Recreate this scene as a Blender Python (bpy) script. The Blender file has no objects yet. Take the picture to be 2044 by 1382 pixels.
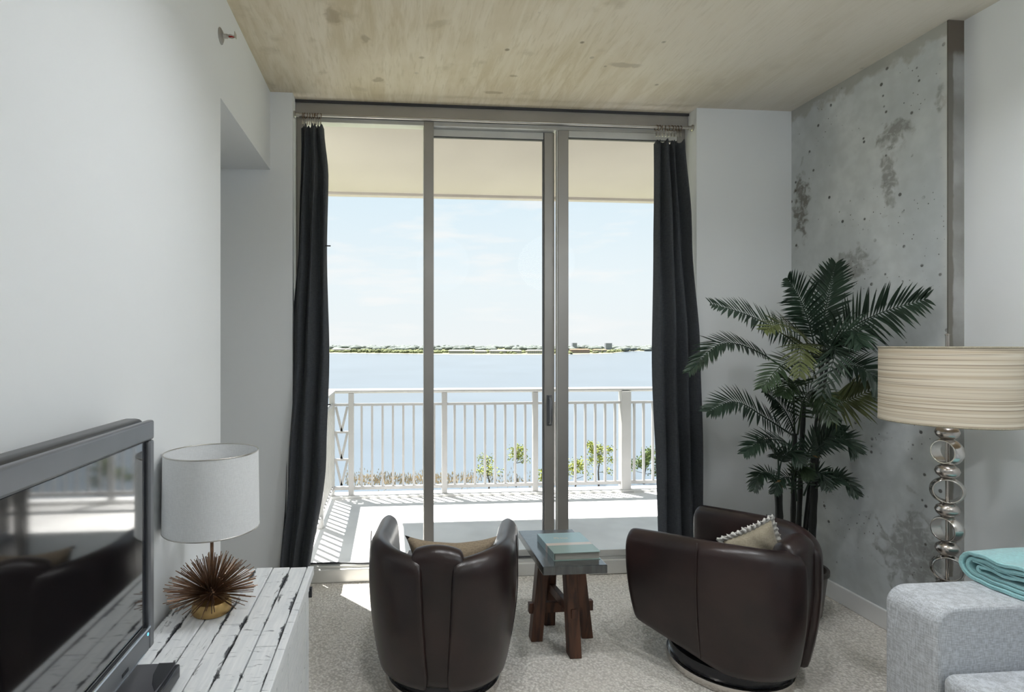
import bpy, bmesh, math, random
from mathutils import Vector, Matrix, Quaternion
random.seed(7)
R = math.radians
scene = bpy.context.scene
col = scene.collection

# ------------------------------------------------------------------ camera
F = 1100.0; CX = 873.0; CY = 688.0; PSI = R(4.8); H = 1.52
cam_d = bpy.data.cameras.new('camera'); cam = bpy.data.objects.new('camera', cam_d); col.objects.link(cam)
cam.location = (0, 0, H); cam.rotation_euler = (R(90), 0, -PSI)
cam_d.sensor_width = 36.0; cam_d.lens = F / 2044 * 36.0
cam_d.shift_x = (1022 - CX) / 2044; cam_d.shift_y = -(691 - CY) / 2044
cam_d.clip_start = 0.05; cam_d.clip_end = 9000
scene.camera = cam

# ------------------------------------------------------------------ sky, sun, exposure
w = bpy.data.worlds.new('sky'); scene.world = w; w.use_nodes = True
nt = w.node_tree; nt.nodes.clear()
def wn(t): return nt.nodes.new(t)
tc = wn('ShaderNodeTexCoord'); sep = wn('ShaderNodeSeparateXYZ'); nt.links.new(tc.outputs['Generated'], sep.inputs[0])
ramp = wn('ShaderNodeValToRGB'); nt.links.new(sep.outputs['Z'], ramp.inputs[0])
cr = ramp.color_ramp
cr.elements[0].position = 0.0; cr.elements[0].color = (.90, .93, .95, 1)
cr.elements[1].position = 1.0; cr.elements[1].color = (.40, .62, .92, 1)
for p_, c_ in ((.10, (.87, .94, .98)), (.28, (.74, .88, .98))):
    e = cr.elements.new(p_); e.color = (*c_, 1)
mp = wn('ShaderNodeMapping'); mp.inputs['Scale'].default_value = (3.0, 3.0, 16.0)
nt.links.new(tc.outputs['Generated'], mp.inputs[0])
no = wn('ShaderNodeTexNoise'); no.inputs['Scale'].default_value = 2.2; no.inputs['Detail'].default_value = 6
nt.links.new(mp.outputs[0], no.inputs['Vector'])
cl = wn('ShaderNodeMapRange'); cl.inputs['From Min'].default_value = .52; cl.inputs['From Max'].default_value = .72
cl.inputs['To Max'].default_value = .75
nt.links.new(no.outputs['Fac'], cl.inputs['Value'])
mx = wn('ShaderNodeMixRGB'); mx.inputs[2].default_value = (.97, .97, .975, 1)
nt.links.new(cl.outputs[0], mx.inputs[0]); nt.links.new(ramp.outputs[0], mx.inputs[1])
bg = wn('ShaderNodeBackground'); bg.inputs['Strength'].default_value = 1.0
nt.links.new(mx.outputs[0], bg.inputs[0])
wo = wn('ShaderNodeOutputWorld'); nt.links.new(bg.outputs[0], wo.inputs[0])

sun_d = bpy.data.lights.new('sun', 'SUN'); sun = bpy.data.objects.new('sun', sun_d); col.objects.link(sun)
sun_d.energy = 20.0; sun_d.angle = R(.53); sun_d.color = (1.0, .965, .93)
sun.location = (-10, 20, 40)
sun.rotation_euler = Vector((.25, -.285, -1)).to_track_quat('-Z', 'Y').to_euler()

vs = scene.view_settings
vs.view_transform = 'Standard'; vs.look = 'None'; vs.gamma = 1.0; vs.use_curve_mapping = False
vs.exposure = 0.0
FILL_DOWN = 195.0  # radiance of the added fill downlights
LAMP = 2.2   # radiance of the round fill lights added out of view
scene.cycles.use_denoising = True
scene.cycles.max_bounces = 10; scene.cycles.diffuse_bounces = 6
scene.cycles.sample_clamp_indirect = 4.0

# ------------------------------------------------------------------ helpers
def ray(px, py):
    u = (px - CX) / F; v = (CY - py) / F
    return Vector((u * math.cos(PSI) + math.sin(PSI), -u * math.sin(PSI) + math.cos(PSI), v))
def P(px, py, t): return Vector((0, 0, H)) + ray(px, py) * t

def tag(o, label=None, cat=None, group=None, kind=None):
    if label: o['label'] = label
    if cat: o['category'] = cat
    if group: o['group'] = group
    if kind: o['kind'] = kind
    return o
def thing(name, label, cat, loc=(0, 0, 0), rz=0, group=None, kind=None):
    o = bpy.data.objects.new(name, None); col.objects.link(o); o.empty_display_size = .1
    o.location = loc; o.rotation_euler = (0, 0, rz)
    return tag(o, label, cat, group, kind)
def wloc(o):
    v = Vector((0, 0, 0))
    while o: v += Vector(o.location); o = o.parent
    return v

class MB:
    def __init__(s): s.v = []; s.f = []; s.mi = []
    def add(s, vs_, fs, mi=0):
        b = len(s.v); s.v += [Vector(p) for p in vs_]
        s.f += [[i + b for i in f] for f in fs]; s.mi += [mi] * len(fs)
        return s
    def box(s, a, b, mi=0):
        (x0, y0, z0), (x1, y1, z1) = a, b
        return s.add([(x0,y0,z0),(x1,y0,z0),(x1,y1,z0),(x0,y1,z0),(x0,y0,z1),(x1,y0,z1),(x1,y1,z1),(x0,y1,z1)],
                     [(3,2,1,0),(4,5,6,7),(0,1,5,4),(1,2,6,5),(2,3,7,6),(3,0,4,7)], mi)
    def bar(s, p, q, wx, wy, up=(0, 0, 1), mi=0):
        p, q = Vector(p), Vector(q); d = (q - p).normalized(); up = Vector(up)
        if abs(d.dot(up)) > .98: up = Vector((0, 1, 0))
        a = d.cross(up).normalized() * wx / 2; b = a.cross(d).normalized() * wy / 2
        vv = [c + sx * a + sy * b for c in (p, q) for sx, sy in ((-1,-1),(1,-1),(1,1),(-1,1))]
        return s.add(vv, [(3,2,1,0),(4,5,6,7),(0,1,5,4),(1,2,6,5),(2,3,7,6),(3,0,4,7)], mi)
    def tube(s, pts, r, n=8, cap=True, mi=0):
        pts = [Vector(p) for p in pts]; rs = r if isinstance(r, (list, tuple)) else [r] * len(pts)
        prev = None; vv = []
        for i, p in enumerate(pts):
            t = (pts[min(i+1, len(pts)-1)] - pts[max(i-1, 0)]).normalized()
            if prev is None:
                a = t.cross(Vector((0, 0, 1)));
                if a.length < .05: a = t.cross(Vector((0, 1, 0)))
            else: a = prev - t * prev.dot(t)
            a.normalize(); prev = a; b = t.cross(a)
            vv += [p + (a * math.cos(2*math.pi*k/n) + b * math.sin(2*math.pi*k/n)) * rs[i] for k in range(n)]
        fs = []
        for i in range(len(pts) - 1):
            for k in range(n):
                k2 = (k + 1) % n
                fs.append((i*n+k, i*n+k2, (i+1)*n+k2, (i+1)*n+k))
        if cap:
            fs.append(tuple(range(n))[::-1]); fs.append(tuple((len(pts)-1)*n + k for k in range(n)))
        return s.add(vv, fs, mi)
    def lathe(s, prof, c=(0, 0, 0), n=32, axis=None, closed=False, mi=0):
        # prof: list of (r, z); axis: optional direction in place of +z
        c = Vector(c); q = Quaternion() if axis is None else Vector((0, 0, 1)).rotation_difference(Vector(axis))
        vv = []
        for r, z in prof:
            for k in range(n):
                a = 2 * math.pi * k / n
                vv.append(c + q @ Vector((r * math.cos(a), r * math.sin(a), z)))
        fs = []; m = len(prof)
        for i in range(m if closed else m - 1):
            j = (i + 1) % m
            for k in range(n):
                k2 = (k + 1) % n
                fs.append((i*n+k, i*n+k2, j*n+k2, j*n+k))
        if not closed:
            if prof[0][0] > 1e-5: fs.append(tuple(range(n))[::-1])
            if prof[-1][0] > 1e-5: fs.append(tuple((m-1)*n + k for k in range(n)))
        return s.add(vv, fs, mi)
    def loops(s, L, cap=True, closed=True, mi=0):
        n = len(L[0]); vv = [p for l in L for p in l]; fs = []
        for i in range(len(L) - 1):
            for k in range(n if closed else n - 1):
                k2 = (k + 1) % n
                fs.append((i*n+k, i*n+k2, (i+1)*n+k2, (i+1)*n+k))
        if cap:
            fs.append(tuple(range(n))[::-1]); fs.append(tuple((len(L)-1)*n + k for k in range(n)))
        return s.add(vv, fs, mi)
    def build(s, name, mat, parent=None, world=True, smooth=False, loc=None, bevel=0, seg=2, sub=0, solid=0, kind=None):
        off = Vector((0, 0, 0))
        if world: off = wloc(parent) if parent else Vector(loc or (0, 0, 0))
        me = bpy.data.meshes.new(name)
        me.from_pydata([tuple(p - off) for p in s.v], [], s.f)
        bm = bmesh.new(); bm.from_mesh(me)
        bmesh.ops.remove_doubles(bm, verts=bm.verts, dist=1e-6)
        bmesh.ops.recalc_face_normals(bm, faces=bm.faces)
        bm.to_mesh(me); bm.free()
        mats = mat if isinstance(mat, (list, tuple)) else [mat]
        for m in mats: me.materials.append(m)
        if len(mats) > 1 and len(me.polygons) == len(s.mi):
            me.polygons.foreach_set('material_index', s.mi)
        o = bpy.data.objects.new(name, me); col.objects.link(o)
        if parent: o.parent = parent
        elif loc: o.location = loc
        if solid:
            md = o.modifiers.new('solid', 'SOLIDIFY'); md.thickness = solid; md.offset = 0
        if bevel:
            md = o.modifiers.new('bevel', 'BEVEL'); md.width = bevel; md.segments = seg; md.limit_method = 'ANGLE'; md.angle_limit = R(40)
        if sub:
            md = o.modifiers.new('sub', 'SUBSURF'); md.levels = sub; md.render_levels = sub
        if smooth or (bevel and seg > 2):
            me.polygons.foreach_set('use_smooth', [True] * len(me.polygons))
            if smooth == 'auto' or bevel: me.set_sharp_from_angle(angle=R(42))
        if kind: o['kind'] = kind
        return o
def box(a, b): return MB().box(a, b)
def copy_obj(o, parent=None, loc=None):
    c = o.copy(); col.objects.link(c); c.parent = parent if parent else o.parent
    if loc is not None: c.location = loc
    return c

# ------------------------------------------------------------------ materials
class NT:
    def __init__(s, name):
        s.m = bpy.data.materials.new(name); s.m.use_nodes = True; s.t = s.m.node_tree; s.t.nodes.clear()
        s.out = s.n('ShaderNodeOutputMaterial'); s.b = s.n('ShaderNodeBsdfPrincipled')
        s.l(s.b.outputs[0], s.out.inputs[0]); s.tc = s.n('ShaderNodeTexCoord')
    def n(s, t): return s.t.nodes.new(t)
    def l(s, a, b): s.t.links.new(a, b)
    def mapped(s, scale=(1, 1, 1), loc=(0, 0, 0), rot=(0, 0, 0)):
        m = s.n('ShaderNodeMapping'); m.inputs['Scale'].default_value = scale; m.inputs['Location'].default_value = loc
        m.inputs['Rotation'].default_value = rot
        s.l(s.tc.outputs['Object'], m.inputs[0]); return m.outputs[0]
    def noise(s, scale, detail=4, vec=None, dist=0, rough=.5):
        n = s.n('ShaderNodeTexNoise'); n.inputs['Scale'].default_value = scale; n.inputs['Detail'].default_value = detail
        n.inputs['Distortion'].default_value = dist; n.inputs['Roughness'].default_value = rough
        s.l(vec if vec else s.tc.outputs['Object'], n.inputs['Vector']); return n.outputs['Fac']
    def vor(s, scale, vec=None, out='Distance', rnd=1):
        n = s.n('ShaderNodeTexVoronoi'); n.inputs['Scale'].default_value = scale; n.inputs['Randomness'].default_value = rnd
        s.l(vec if vec else s.tc.outputs['Object'], n.inputs['Vector']); return n.outputs[out]
    def rng(s, v, a, b, c=0., d=1.):
        n = s.n('ShaderNodeMapRange'); n.interpolation_type = 'SMOOTHSTEP'
        for k, x in zip(('From Min', 'From Max', 'To Min', 'To Max'), (a, b, c, d)): n.inputs[k].default_value = x
        s.l(v, n.inputs['Value']); return n.outputs[0]
    def math(s, op, a, b=None):
        n = s.n('ShaderNodeMath'); n.operation = op
        for i, x in enumerate((a, b)):
            if x is None: continue
            if isinstance(x, (int, float)): n.inputs[i].default_value = x
            else: s.l(x, n.inputs[i])
        return n.outputs[0]
    def mix(s, fac, a, b, mode='MIX'):
        n = s.n('ShaderNodeMixRGB'); n.blend_type = mode
        for i, x in enumerate((fac, a, b)):
            if isinstance(x, (int, float)): n.inputs[i].default_value = x
            elif isinstance(x, tuple): n.inputs[i].default_value = (*x, 1)
            else: s.l(x, n.inputs[i])
        return n.outputs[0]
    def col(s, c):
        if isinstance(c, tuple): s.b.inputs['Base Color'].default_value = (*c, 1)
        else: s.l(c, s.b.inputs['Base Color'])
    def bump(s, v, strength=.3, dist=.01):
        n = s.n('ShaderNodeBump'); n.inputs['Strength'].default_value = strength; n.inputs['Distance'].default_value = dist
        s.l(v, n.inputs['Height']); s.l(n.outputs[0], s.b.inputs['Normal'])
    def set(s, rough=.5, metal=0., spec=.5, **kw):
        if isinstance(rough, (int, float)): s.b.inputs['Roughness'].default_value = rough
        else: s.l(rough, s.b.inputs['Roughness'])
        s.b.inputs['Metallic'].default_value = metal; s.b.inputs['Specular IOR Level'].default_value = spec
        for k, v in kw.items(): s.b.inputs[k.replace('_', ' ')].default_value = v

def plain(name, c, rough=.5, metal=0., spec=.5, var=.08, scale=6., bump=0., bscale=60., vec=(1, 1, 1), **kw):
    g = NT(name); v = g.mapped(vec)
    d = tuple(max(0, x * (1 - var)) for x in c); e = tuple(min(1, x * (1 + var)) for x in c)
    g.col(g.mix(g.rng(g.noise(scale, 4, v), .3, .7), d, e)); g.set(rough, metal, spec, **kw)
    if bump: g.bump(g.noise(bscale, 3, v), bump, .004)
    return g.m

def stain(g, c, r, amp=.9, ns=9.):
    """irregular blotch of its own shape around c (object coordinates)"""
    m = g.n('ShaderNodeMapping'); m.vector_type = 'TEXTURE'
    m.inputs['Location'].default_value = c; m.inputs['Scale'].default_value = r
    g.l(g.tc.outputs['Object'], m.inputs[0])
    ln = g.n('ShaderNodeVectorMath'); ln.operation = 'LENGTH'; g.l(m.outputs[0], ln.inputs[0])
    nz = g.math('MULTIPLY', g.math('SUBTRACT', g.noise(ns, 6, None, .6), .5), amp * 3)
    return g.rng(g.math('ADD', ln.outputs['Value'], nz), 1.0, .45)

def mat_concrete_wall():
    g = NT('concrete_wall')
    big = g.rng(g.noise(1.6, 6, None, .5), .3, .72); fine = g.rng(g.noise(14, 6), .3, .7)
    c = g.mix(big, (.50, .53, .54), (.70, .725, .73)); c = g.mix(g.math('MULTIPLY', fine, .35), c, (.42, .445, .45))
    # air pits
    pit = g.rng(g.vor(15), .17, .10); sel = g.rng(g.noise(5, 3, g.mapped(loc=(3, 1, 5))), .45, .53)
    pit = g.math('MULTIPLY', pit, sel)
    pit2 = g.math('MULTIPLY', g.rng(g.vor(34, g.mapped(loc=(9, 2, 4))), .15, .06), g.rng(g.noise(3, 3), .5, .6))
    pits = g.math('MAXIMUM', pit, pit2)
    c = g.mix(pits, c, (.13, .13, .125))
    X = 2.634
    for cc, rr, k in (((X, 3.34, 2.42), (.3, .07, .26), .75), ((X, 2.69, 2.62), (.3, .10, .09), .6), ((X, 2.72, 2.40), (.3, .05, .20), .55),
                      ((X, 2.95, 1.98), (.3, .14, .10), .5), ((X, 2.55, .45), (.3, .25, .25), .5), ((X, 2.44, 2.70), (.3, .03, .07), .5)):
        c = g.mix(g.math('MULTIPLY', g.math('MULTIPLY', stain(g, cc, rr, .8, 16), g.rng(g.noise(30, 6, None, .8), .20, .56)), k), c, (.10, .085, .06))
    # bright skim along the outer corner and rough mortar under the slab
    sp = g.n('ShaderNodeSeparateXYZ'); g.l(g.tc.outputs['Object'], sp.inputs[0])
    edge = g.rng(g.math('ADD', sp.outputs['Y'], g.math('MULTIPLY', g.noise(7, 5), .12)), 2.52, 2.46)
    c = g.mix(g.math('MULTIPLY', edge, .6), c, (.66, .66, .63))
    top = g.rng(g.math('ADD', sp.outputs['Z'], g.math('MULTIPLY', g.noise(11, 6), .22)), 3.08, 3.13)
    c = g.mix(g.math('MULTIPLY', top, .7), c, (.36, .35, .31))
    g.col(c); g.set(.75, 0, .3)
    g.bump(g.math('SUBTRACT', g.math('MULTIPLY', g.noise(9, 8), .6), pits), .35, .006)
    return g.m
def mat_concrete_edge():
    g = NT('concrete_edge'); sp = g.n('ShaderNodeSeparateXYZ'); g.l(g.tc.outputs['Object'], sp.inputs[0])
    c = g.mix(g.rng(g.noise(4, 6), .3, .7), (.24, .235, .22), (.40, .40, .39))
    c = g.mix(g.rng(g.math('ADD', sp.outputs['X'], g.math('MULTIPLY', g.noise(12, 5), .02)), 2.672, 2.662), c, (.17, .16, .14))
    c = g.mix(g.rng(g.math('ADD', sp.outputs['Z'], g.math('MULTIPLY', g.noise(8, 5), .2)), 2.95, 3.02), c, (.13, .11, .09))
    g.col(c); g.set(.85, 0, .2); g.bump(g.noise(40, 6), .4, .006)
    return g.m
def mat_ceiling():
    g = NT('ceiling_concrete')
    streak = g.noise(2.2, 6, g.mapped((5.5, .8, 1), rot=(0, 0, R(14))), 1.2, .6)
    board = g.noise(1.1, 5, g.mapped((1.2, .9, 1)), .6)
    c = g.mix(g.rng(board, .33, .68), (.56, .48, .34), (.72, .645, .52))
    c = g.mix(g.math('MULTIPLY', g.rng(streak, .38, .66), .55), c, (.76, .70, .59))
    c = g.mix(g.math('MULTIPLY', g.rng(g.noise(24, 4, g.mapped((3, .35, 1), rot=(0, 0, R(10)))), .5, .72), .35), c, (.47, .40, .27))
    c = g.mix(g.math('MULTIPLY', g.rng(g.noise(5.5, 7, g.mapped(loc=(4, 2, 0))), .6, .74), .5), c, (.42, .36, .25))
    spots = g.math('MULTIPLY', g.rng(g.vor(6.0), .10, .05), g.rng(g.noise(2.1, 2, g.mapped(loc=(1, 7, 2))), .52, .58))
    c = g.mix(g.math('MULTIPLY', spots, .7), c, (.13, .10, .06))
    for k, (px, py, rx, ry) in enumerate(((760, 160, .05, .04), (842, 115, .025, .02), (1025, 152, .03, .015), (1250, 130, .12, .03), (730, 78, .03, .05), (985, 185, .06, .02), (660, 30, .05, .08))):
        r_ = ray(px, py); t = (3.06 - H) / r_.z; q = P(px, py, t)
        c = g.mix(g.math('MULTIPLY', stain(g, tuple(q), (rx, ry, .3), .7, 14), .5), c, (.26, .20, .13))
    # pale lime bloom towards the concrete wall
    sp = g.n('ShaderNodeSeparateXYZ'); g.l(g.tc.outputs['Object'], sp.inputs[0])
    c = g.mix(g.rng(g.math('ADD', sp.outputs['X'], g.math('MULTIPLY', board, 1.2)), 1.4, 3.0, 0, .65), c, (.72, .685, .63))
    g.col(c); g.set(.8, 0, .25)
    g.bump(g.math('ADD', g.noise(30, 5, g.mapped((3, .4, 1))), g.math('MULTIPLY', spots, -1)), .22, .006)
    return g.m
def mat_paint(name, c):
    g = NT(name); g.col(g.mix(g.rng(g.noise(1.2, 3), .3, .7), tuple(x * .985 for x in c), c)); g.set(.55, 0, .35)
    g.bump(g.noise(140, 3), .06, .002); return g.m
def mat_carpet():
    g = NT('carpet')
    n1 = g.vor(95, g.mapped()); n2 = g.noise(60, 5); big = g.noise(3, 4)
    c = g.mix(g.rng(n2, .32, .68), (.68, .635, .575), (.93, .895, .84)); c = g.mix(g.rng(n1, .25, .85), c, (.54, .505, .455))
    c = g.mix(g.rng(big, .35, .7, 0, .35), c, (.80, .75, .68))
    g.col(c); g.set(1.0, 0, .05)
    g.bump(g.math('SUBTRACT', g.math('MULTIPLY', n2, 1.5), n1), .55, .010); return g.m
def mat_leather():
    g = NT('brown_leather')
    c = g.mix(g.rng(g.noise(5, 5), .3, .72), (.012, .0065, .0065), (.028, .014, .013)); g.col(c)
    g.set(g.rng(g.noise(3, 3), .2, .8, .28, .34), 0, .5)
    g.bump(g.math('ADD', g.math('MULTIPLY', g.vor(160), .5), g.noise(6, 2)), .06, .005); return g.m
def mat_whitewash(name, board=0., x0=0., joints=True):
    """white paint worn to black wood, mostly along the board joints"""
    g = NT(name)
    grain = g.rng(g.noise(20, 5, g.mapped((5, .5, 5))), .3, .75)
    c = g.mix(grain, (.70, .72, .74), (.80, .81, .82))
    patch = g.rng(g.noise(3.0, 3, g.mapped((1, 1, 1), loc=(5, 5, 5))), .46, .60)
    scr = g.math('MULTIPLY', g.rng(g.noise(9, 6, g.mapped((2.2, 10, 2.2), loc=(3, 2, 1)), .6), .60, .69), patch)
    wear = g.rng(g.noise(2.6, 8, g.mapped((6.5, 1.0, 6.5)), .9, .65), .60, .66)
    if joints:
        sp = g.n('ShaderNodeSeparateXYZ'); g.l(g.tc.outputs['Object'], sp.inputs[0])
        fr = g.math('FRACT', g.math('DIVIDE', g.math('SUBTRACT', sp.outputs['X'], x0), board))
        ed = g.math('ABSOLUTE', g.math('SUBTRACT', fr, .5))                      # .5 at a joint
        nz = g.math('MULTIPLY', g.math('SUBTRACT', g.noise(5.5, 8, g.mapped((2.5, 1, 2.5)), .5, .7), .5), 1.15)
        wear = g.math('MAXIMUM', wear, g.rng(g.math('ADD', ed, nz), .45, .52))
    c = g.mix(g.math('MULTIPLY', wear, .92), c, (.022, .024, .032)); c = g.mix(g.math('MULTIPLY', scr, .7), c, (.10, .11, .14))
    g.col(c); g.set(.55, 0, .35); g.bump(g.math('SUBTRACT', g.math('MULTIPLY', grain, .4), wear), .2, .004); return g.m
def mat_fabric(name, c, scale=420, var=.22, sheen=.2):
    g = NT(name); d = tuple(x * (1 - var) for x in c); e = tuple(min(1, x * (1 + var)) for x in c)
    warp = g.noise(scale, 2, g.mapped((1, 1, .15))); weft = g.noise(scale, 2, g.mapped((.15, .15, 1)))
    n = g.math('ADD', g.math('MULTIPLY', warp, .5), g.math('MULTIPLY', weft, .5))
    g.col(g.mix(g.rng(n, .36, .64), d, e)); g.set(.92, 0, .15, Sheen_Weight=sheen); g.bump(n, .25, .002); return g.m
def mat_curtain():
    m = mat_fabric('charcoal_curtain', (.080, .086, .097), 260, .25, .1); t_ = m.node_tree
    b = t_.nodes['Principled BSDF']; o = t_.nodes['Material Output']; tr = t_.nodes.new('ShaderNodeBsdfTranslucent'); mxs = t_.nodes.new('ShaderNodeMixShader')
    tr.inputs[0].default_value = (.20, .22, .23, 1); mxs.inputs[0].default_value = .28
    t_.links.new(b.outputs[0], mxs.inputs[1]); t_.links.new(tr.outputs[0], mxs.inputs[2]); t_.links.new(mxs.outputs[0], o.inputs[0]); return m
def mat_glass(name):
    g = NT(name); tr = g.n('ShaderNodeBsdfTransparent'); gl = g.n('ShaderNodeBsdfGlossy'); mxs = g.n('ShaderNodeMixShader')
    tr.inputs[0].default_value = (.985, .995, .99, 1); gl.inputs['Roughness'].default_value = .0
    lw = g.n('ShaderNodeLayerWeight'); lw.inputs[0].default_value = .5
    fr = g.math('ADD', g.math('MULTIPLY', g.math('POWER', lw.outputs['Facing'], 5.0), .35), .004)
    g.l(fr, mxs.inputs[0]); g.l(tr.outputs[0], mxs.inputs[1]); g.l(gl.outputs[0], mxs.inputs[2])
    g.l(mxs.outputs[0], g.out.inputs[0]); g.t.nodes.remove(g.b); return g.m
def mat_shade_stripes():
    g = NT('striped_shade')
    a = g.noise(60, 3, g.mapped((.004, .004, 1))); b = g.noise(190, 2, g.mapped((.006, .006, 1)))
    c = g.mix(g.rng(a, .35, .65), (.58, .48, .35), (.76, .69, .57)); c = g.mix(g.rng(b, .54, .64, 0, .8), c, (.33, .26, .19))
    g.col(c); g.set(.7, 0, .25); g.b.inputs['Transmission Weight'].default_value = 0
    g.bump(b, .15, .002); return g.m
def mat_wood_dark(name, a, b):
    g = NT(name); n = g.noise(5, 6, g.mapped((7, 7, .9)), .7)
    g.col(g.mix(g.rng(n, .3, .7), a, b)); g.set(.5, 0, .4); g.bump(n, .2, .004); return g.m
def mat_emit(name, c, s):
    g = NT(name); g.col(c); g.b.inputs['Emission Color'].default_value = (*c, 1); g.b.inputs['Emission Strength'].default_value = s; return g.m

M = {}
M['wall'] = mat_paint('white_paint', (.80, .815, .825))
M['ceiling'] = mat_ceiling(); M['concrete'] = mat_concrete_wall(); M['cedge'] = mat_concrete_edge()
M['trim'] = plain('white_trim', (.82, .82, .82), .4, var=.02)
M['carpet'] = mat_carpet(); M['leather'] = mat_leather(); M['ww'] = mat_whitewash('whitewashed_wood', joints=False)
M['alu'] = plain('anodised_frame', (.36, .345, .325), .42, .55, var=.05, scale=3)
M['alu_dark'] = plain('dark_gasket', (.045, .045, .05), .5, var=.1)
M['alu_light'] = plain('pale_frame', (.62, .62, .60), .4, .3, var=.03)
M['glass'] = mat_glass('window_glass')
M['curtain'] = mat_curtain()
M['rod'] = plain('steel_rod', (.5, .48, .45), .3, .9, var=.1)
M['bronze'] = plain('bronze_ring', (.16, .10, .06), .35, .8, var=.15)
M['soffit'] = plain('balcony_soffit', (.56, .51, .50), .85, 0, .2, var=.03, scale=1.5)
M['deck'] = plain('balcony_concrete', (.66, .65, .64), .8, 0, .25, var=.10, scale=2.2, bump=.1)
M['rail'] = plain('white_rail', (.44, .43, .425), .4, 0, .4, var=.03)
M['chrome'] = plain('brushed_chrome', (.62, .59, .56), .18, 1., var=.05)
M['nickel'] = plain('satin_nickel', (.50, .46, .43), .26, 1., var=.08)
M['black'] = plain('black_plastic', (.012, .013, .018), .25, 0, .5, var=.1)
M['screen'] = plain('tv_glass', (.004, .004, .005), .05, 0, .5, var=.0, IOR=1.7, Coat_Weight=1.0, Coat_Roughness=.06, Coat_IOR=1.7)
M['bezel'] = plain('grey_bezel', (.17, .175, .19), .32, .45, var=.04)
M['bezel_dark'] = plain('dark_grey_shell', (.045, .046, .05), .3, .2, var=.04)
M['silver'] = plain('silver_strip', (.65, .72, .80), .2, .9, var=.02)
M['shade_white'] = mat_fabric('white_linen', (.74, .75, .76), 500, .04, .1)
M['gold'] = plain('antique_gold', (.46, .31, .13), .38, .85, var=.2, scale=14)
M['copper'] = plain('copper_wire', (.22, .125, .075), .38, .75, var=.3, scale=30)
M['stripe'] = mat_shade_stripes()
M['sofa'] = mat_fabric('grey_tweed', (.52, .54, .57), 300, .22, .2)
M['throw'] = mat_fabric('teal_fleece', (.33, .60, .62), 600, .12, .5)
M['pillow'] = mat_fabric('beige_linen', (.36, .315, .235), 350, .15, .2)
M['pillow_br'] = mat_fabric('tan_linen', (.28, .22, .155), 350, .18, .2)
M['ruffle'] = mat_fabric('cream_ruffle', (.66, .64, .60), 300, .12, .2)
M['legwood'] = mat_wood_dark('reddish_wood', (.030, .013, .008), (.115, .048, .027))
M['topwood'] = mat_wood_dark('grey_top_wood', (.035, .038, .038), (.065, .07, .07))
M['topwood'].node_tree.nodes['Principled BSDF'].inputs['Roughness'].default_value = .16
M['topwood'].node_tree.nodes['Principled BSDF'].inputs['Coat Weight'].default_value = .8
M['topwood'].node_tree.nodes['Principled BSDF'].inputs['Coat Roughness'].default_value = .12
M['leaf1'] = plain('leaf_dark', (.018, .036, .022), .45, 0, .4, var=.35, scale=9)
M['leaf2'] = plain('leaf_mid', (.028, .050, .022), .45, 0, .4, var=.3, scale=9)
M['leaf3'] = plain('leaf_yellow', (.075, .090, .028), .5, 0, .4, var=.3, scale=9)
M['stem_black'] = plain('black_cane', (.010, .011, .010), .4, 0, .4, var=.2)
M['stem_tan'] = plain('tan_husk', (.26, .15, .06), .7, 0, .2, var=.3, scale=40)
M['pot'] = plain('pot_glaze', (.05, .04, .035), .35, 0, .5, var=.15)
M['soil'] = plain('moss', (.03, .035, .015), .95, 0, .1, var=.4, scale=60, bump=.6)
M['cable'] = plain('black_cable', (.012, .012, .016), .5, var=.1)
M['water'] = plain('lake_water', (.085, .105, .125), .22, 0, .5, var=.06, scale=.02, bump=0)

# ================================================================== ROOM SHELL
YP = 3.43; YW = 3.55; XL = -.733; XC = 2.634; XR = 2.714; ZC = 3.06; YB = -2.6
WX0 = -.60; WX1 = 1.98
def struct(name, mb, mat, label, cat, **kw):
    return tag(mb.build(name, mat, **kw), label, cat, kind='structure')
struct('floor', box((-2.2, YB - .2, -.2), (3.0, 3.67, 0)), M['carpet'], 'beige wall-to-wall carpet floor with short looped pile', 'floor')
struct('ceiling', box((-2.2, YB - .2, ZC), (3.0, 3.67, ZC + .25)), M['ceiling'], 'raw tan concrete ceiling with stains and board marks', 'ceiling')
wl = MB().box((-2.2, YB - .2, 0), (XL, 2.446, ZC)).box((-2.2, 2.446, 2.585), (XL, YP, ZC)).box((-2.2, 2.446, 0), (-2.0, YP, 2.585))
struct('wall_left', wl, M['wall'], 'white painted wall on the left with recessed opening beside the window', 'wall')
struct('wall_window_left', box((-2.2, YP, 0), (WX0, 3.67, ZC)), M['wall'], 'narrow painted wall behind the left curtain', 'wall')
struct('wall_window_right', box((WX1, YP, 0), (3.9, 3.67, ZC)), M['wall'], 'painted wall pier between right curtain and concrete wall', 'wall')
struct('wall_concrete', box((XC, 2.405, 0), (3.0, YP, ZC)), [M['concrete']], 'pitted grey concrete wall behind the palm', 'wall')
struct('trim_1', box((XC - .002, 2.400, 0), (XR, 2.4062, ZC)), M['cedge'], 'rough end face of the concrete wall beside the white wall', 'trim')
struct('wall_right', box((XR, YB - .2, 0), (3.0, 2.405, ZC)), M['wall'], 'white painted wall behind the grey sofa', 'wall')
struct('wall_back', box((XL, YB - .2, 0), (XR, YB, ZC)), M['wall'], 'plain white back wall behind the camera', 'wall')
def baseboard(name, a, b, label):
    (x0, y0), (x1, y1) = a, b
    struct(name, MB().box((x0, y0, 0), (x1, y1, .105)), M['trim'], label, 'baseboard', bevel=.006)
baseboard('baseboard_right', (XC - .016, 2.40), (XC, YP - .016), 'white baseboard along the concrete wall')
baseboard('baseboard_window', (WX1, YP - .016), (XC, YP), 'white baseboard along the right window pier')
baseboard('baseboard_left', (XL, YB), (XL + .014, 2.446), 'white baseboard along the left wall behind the dresser')
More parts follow.
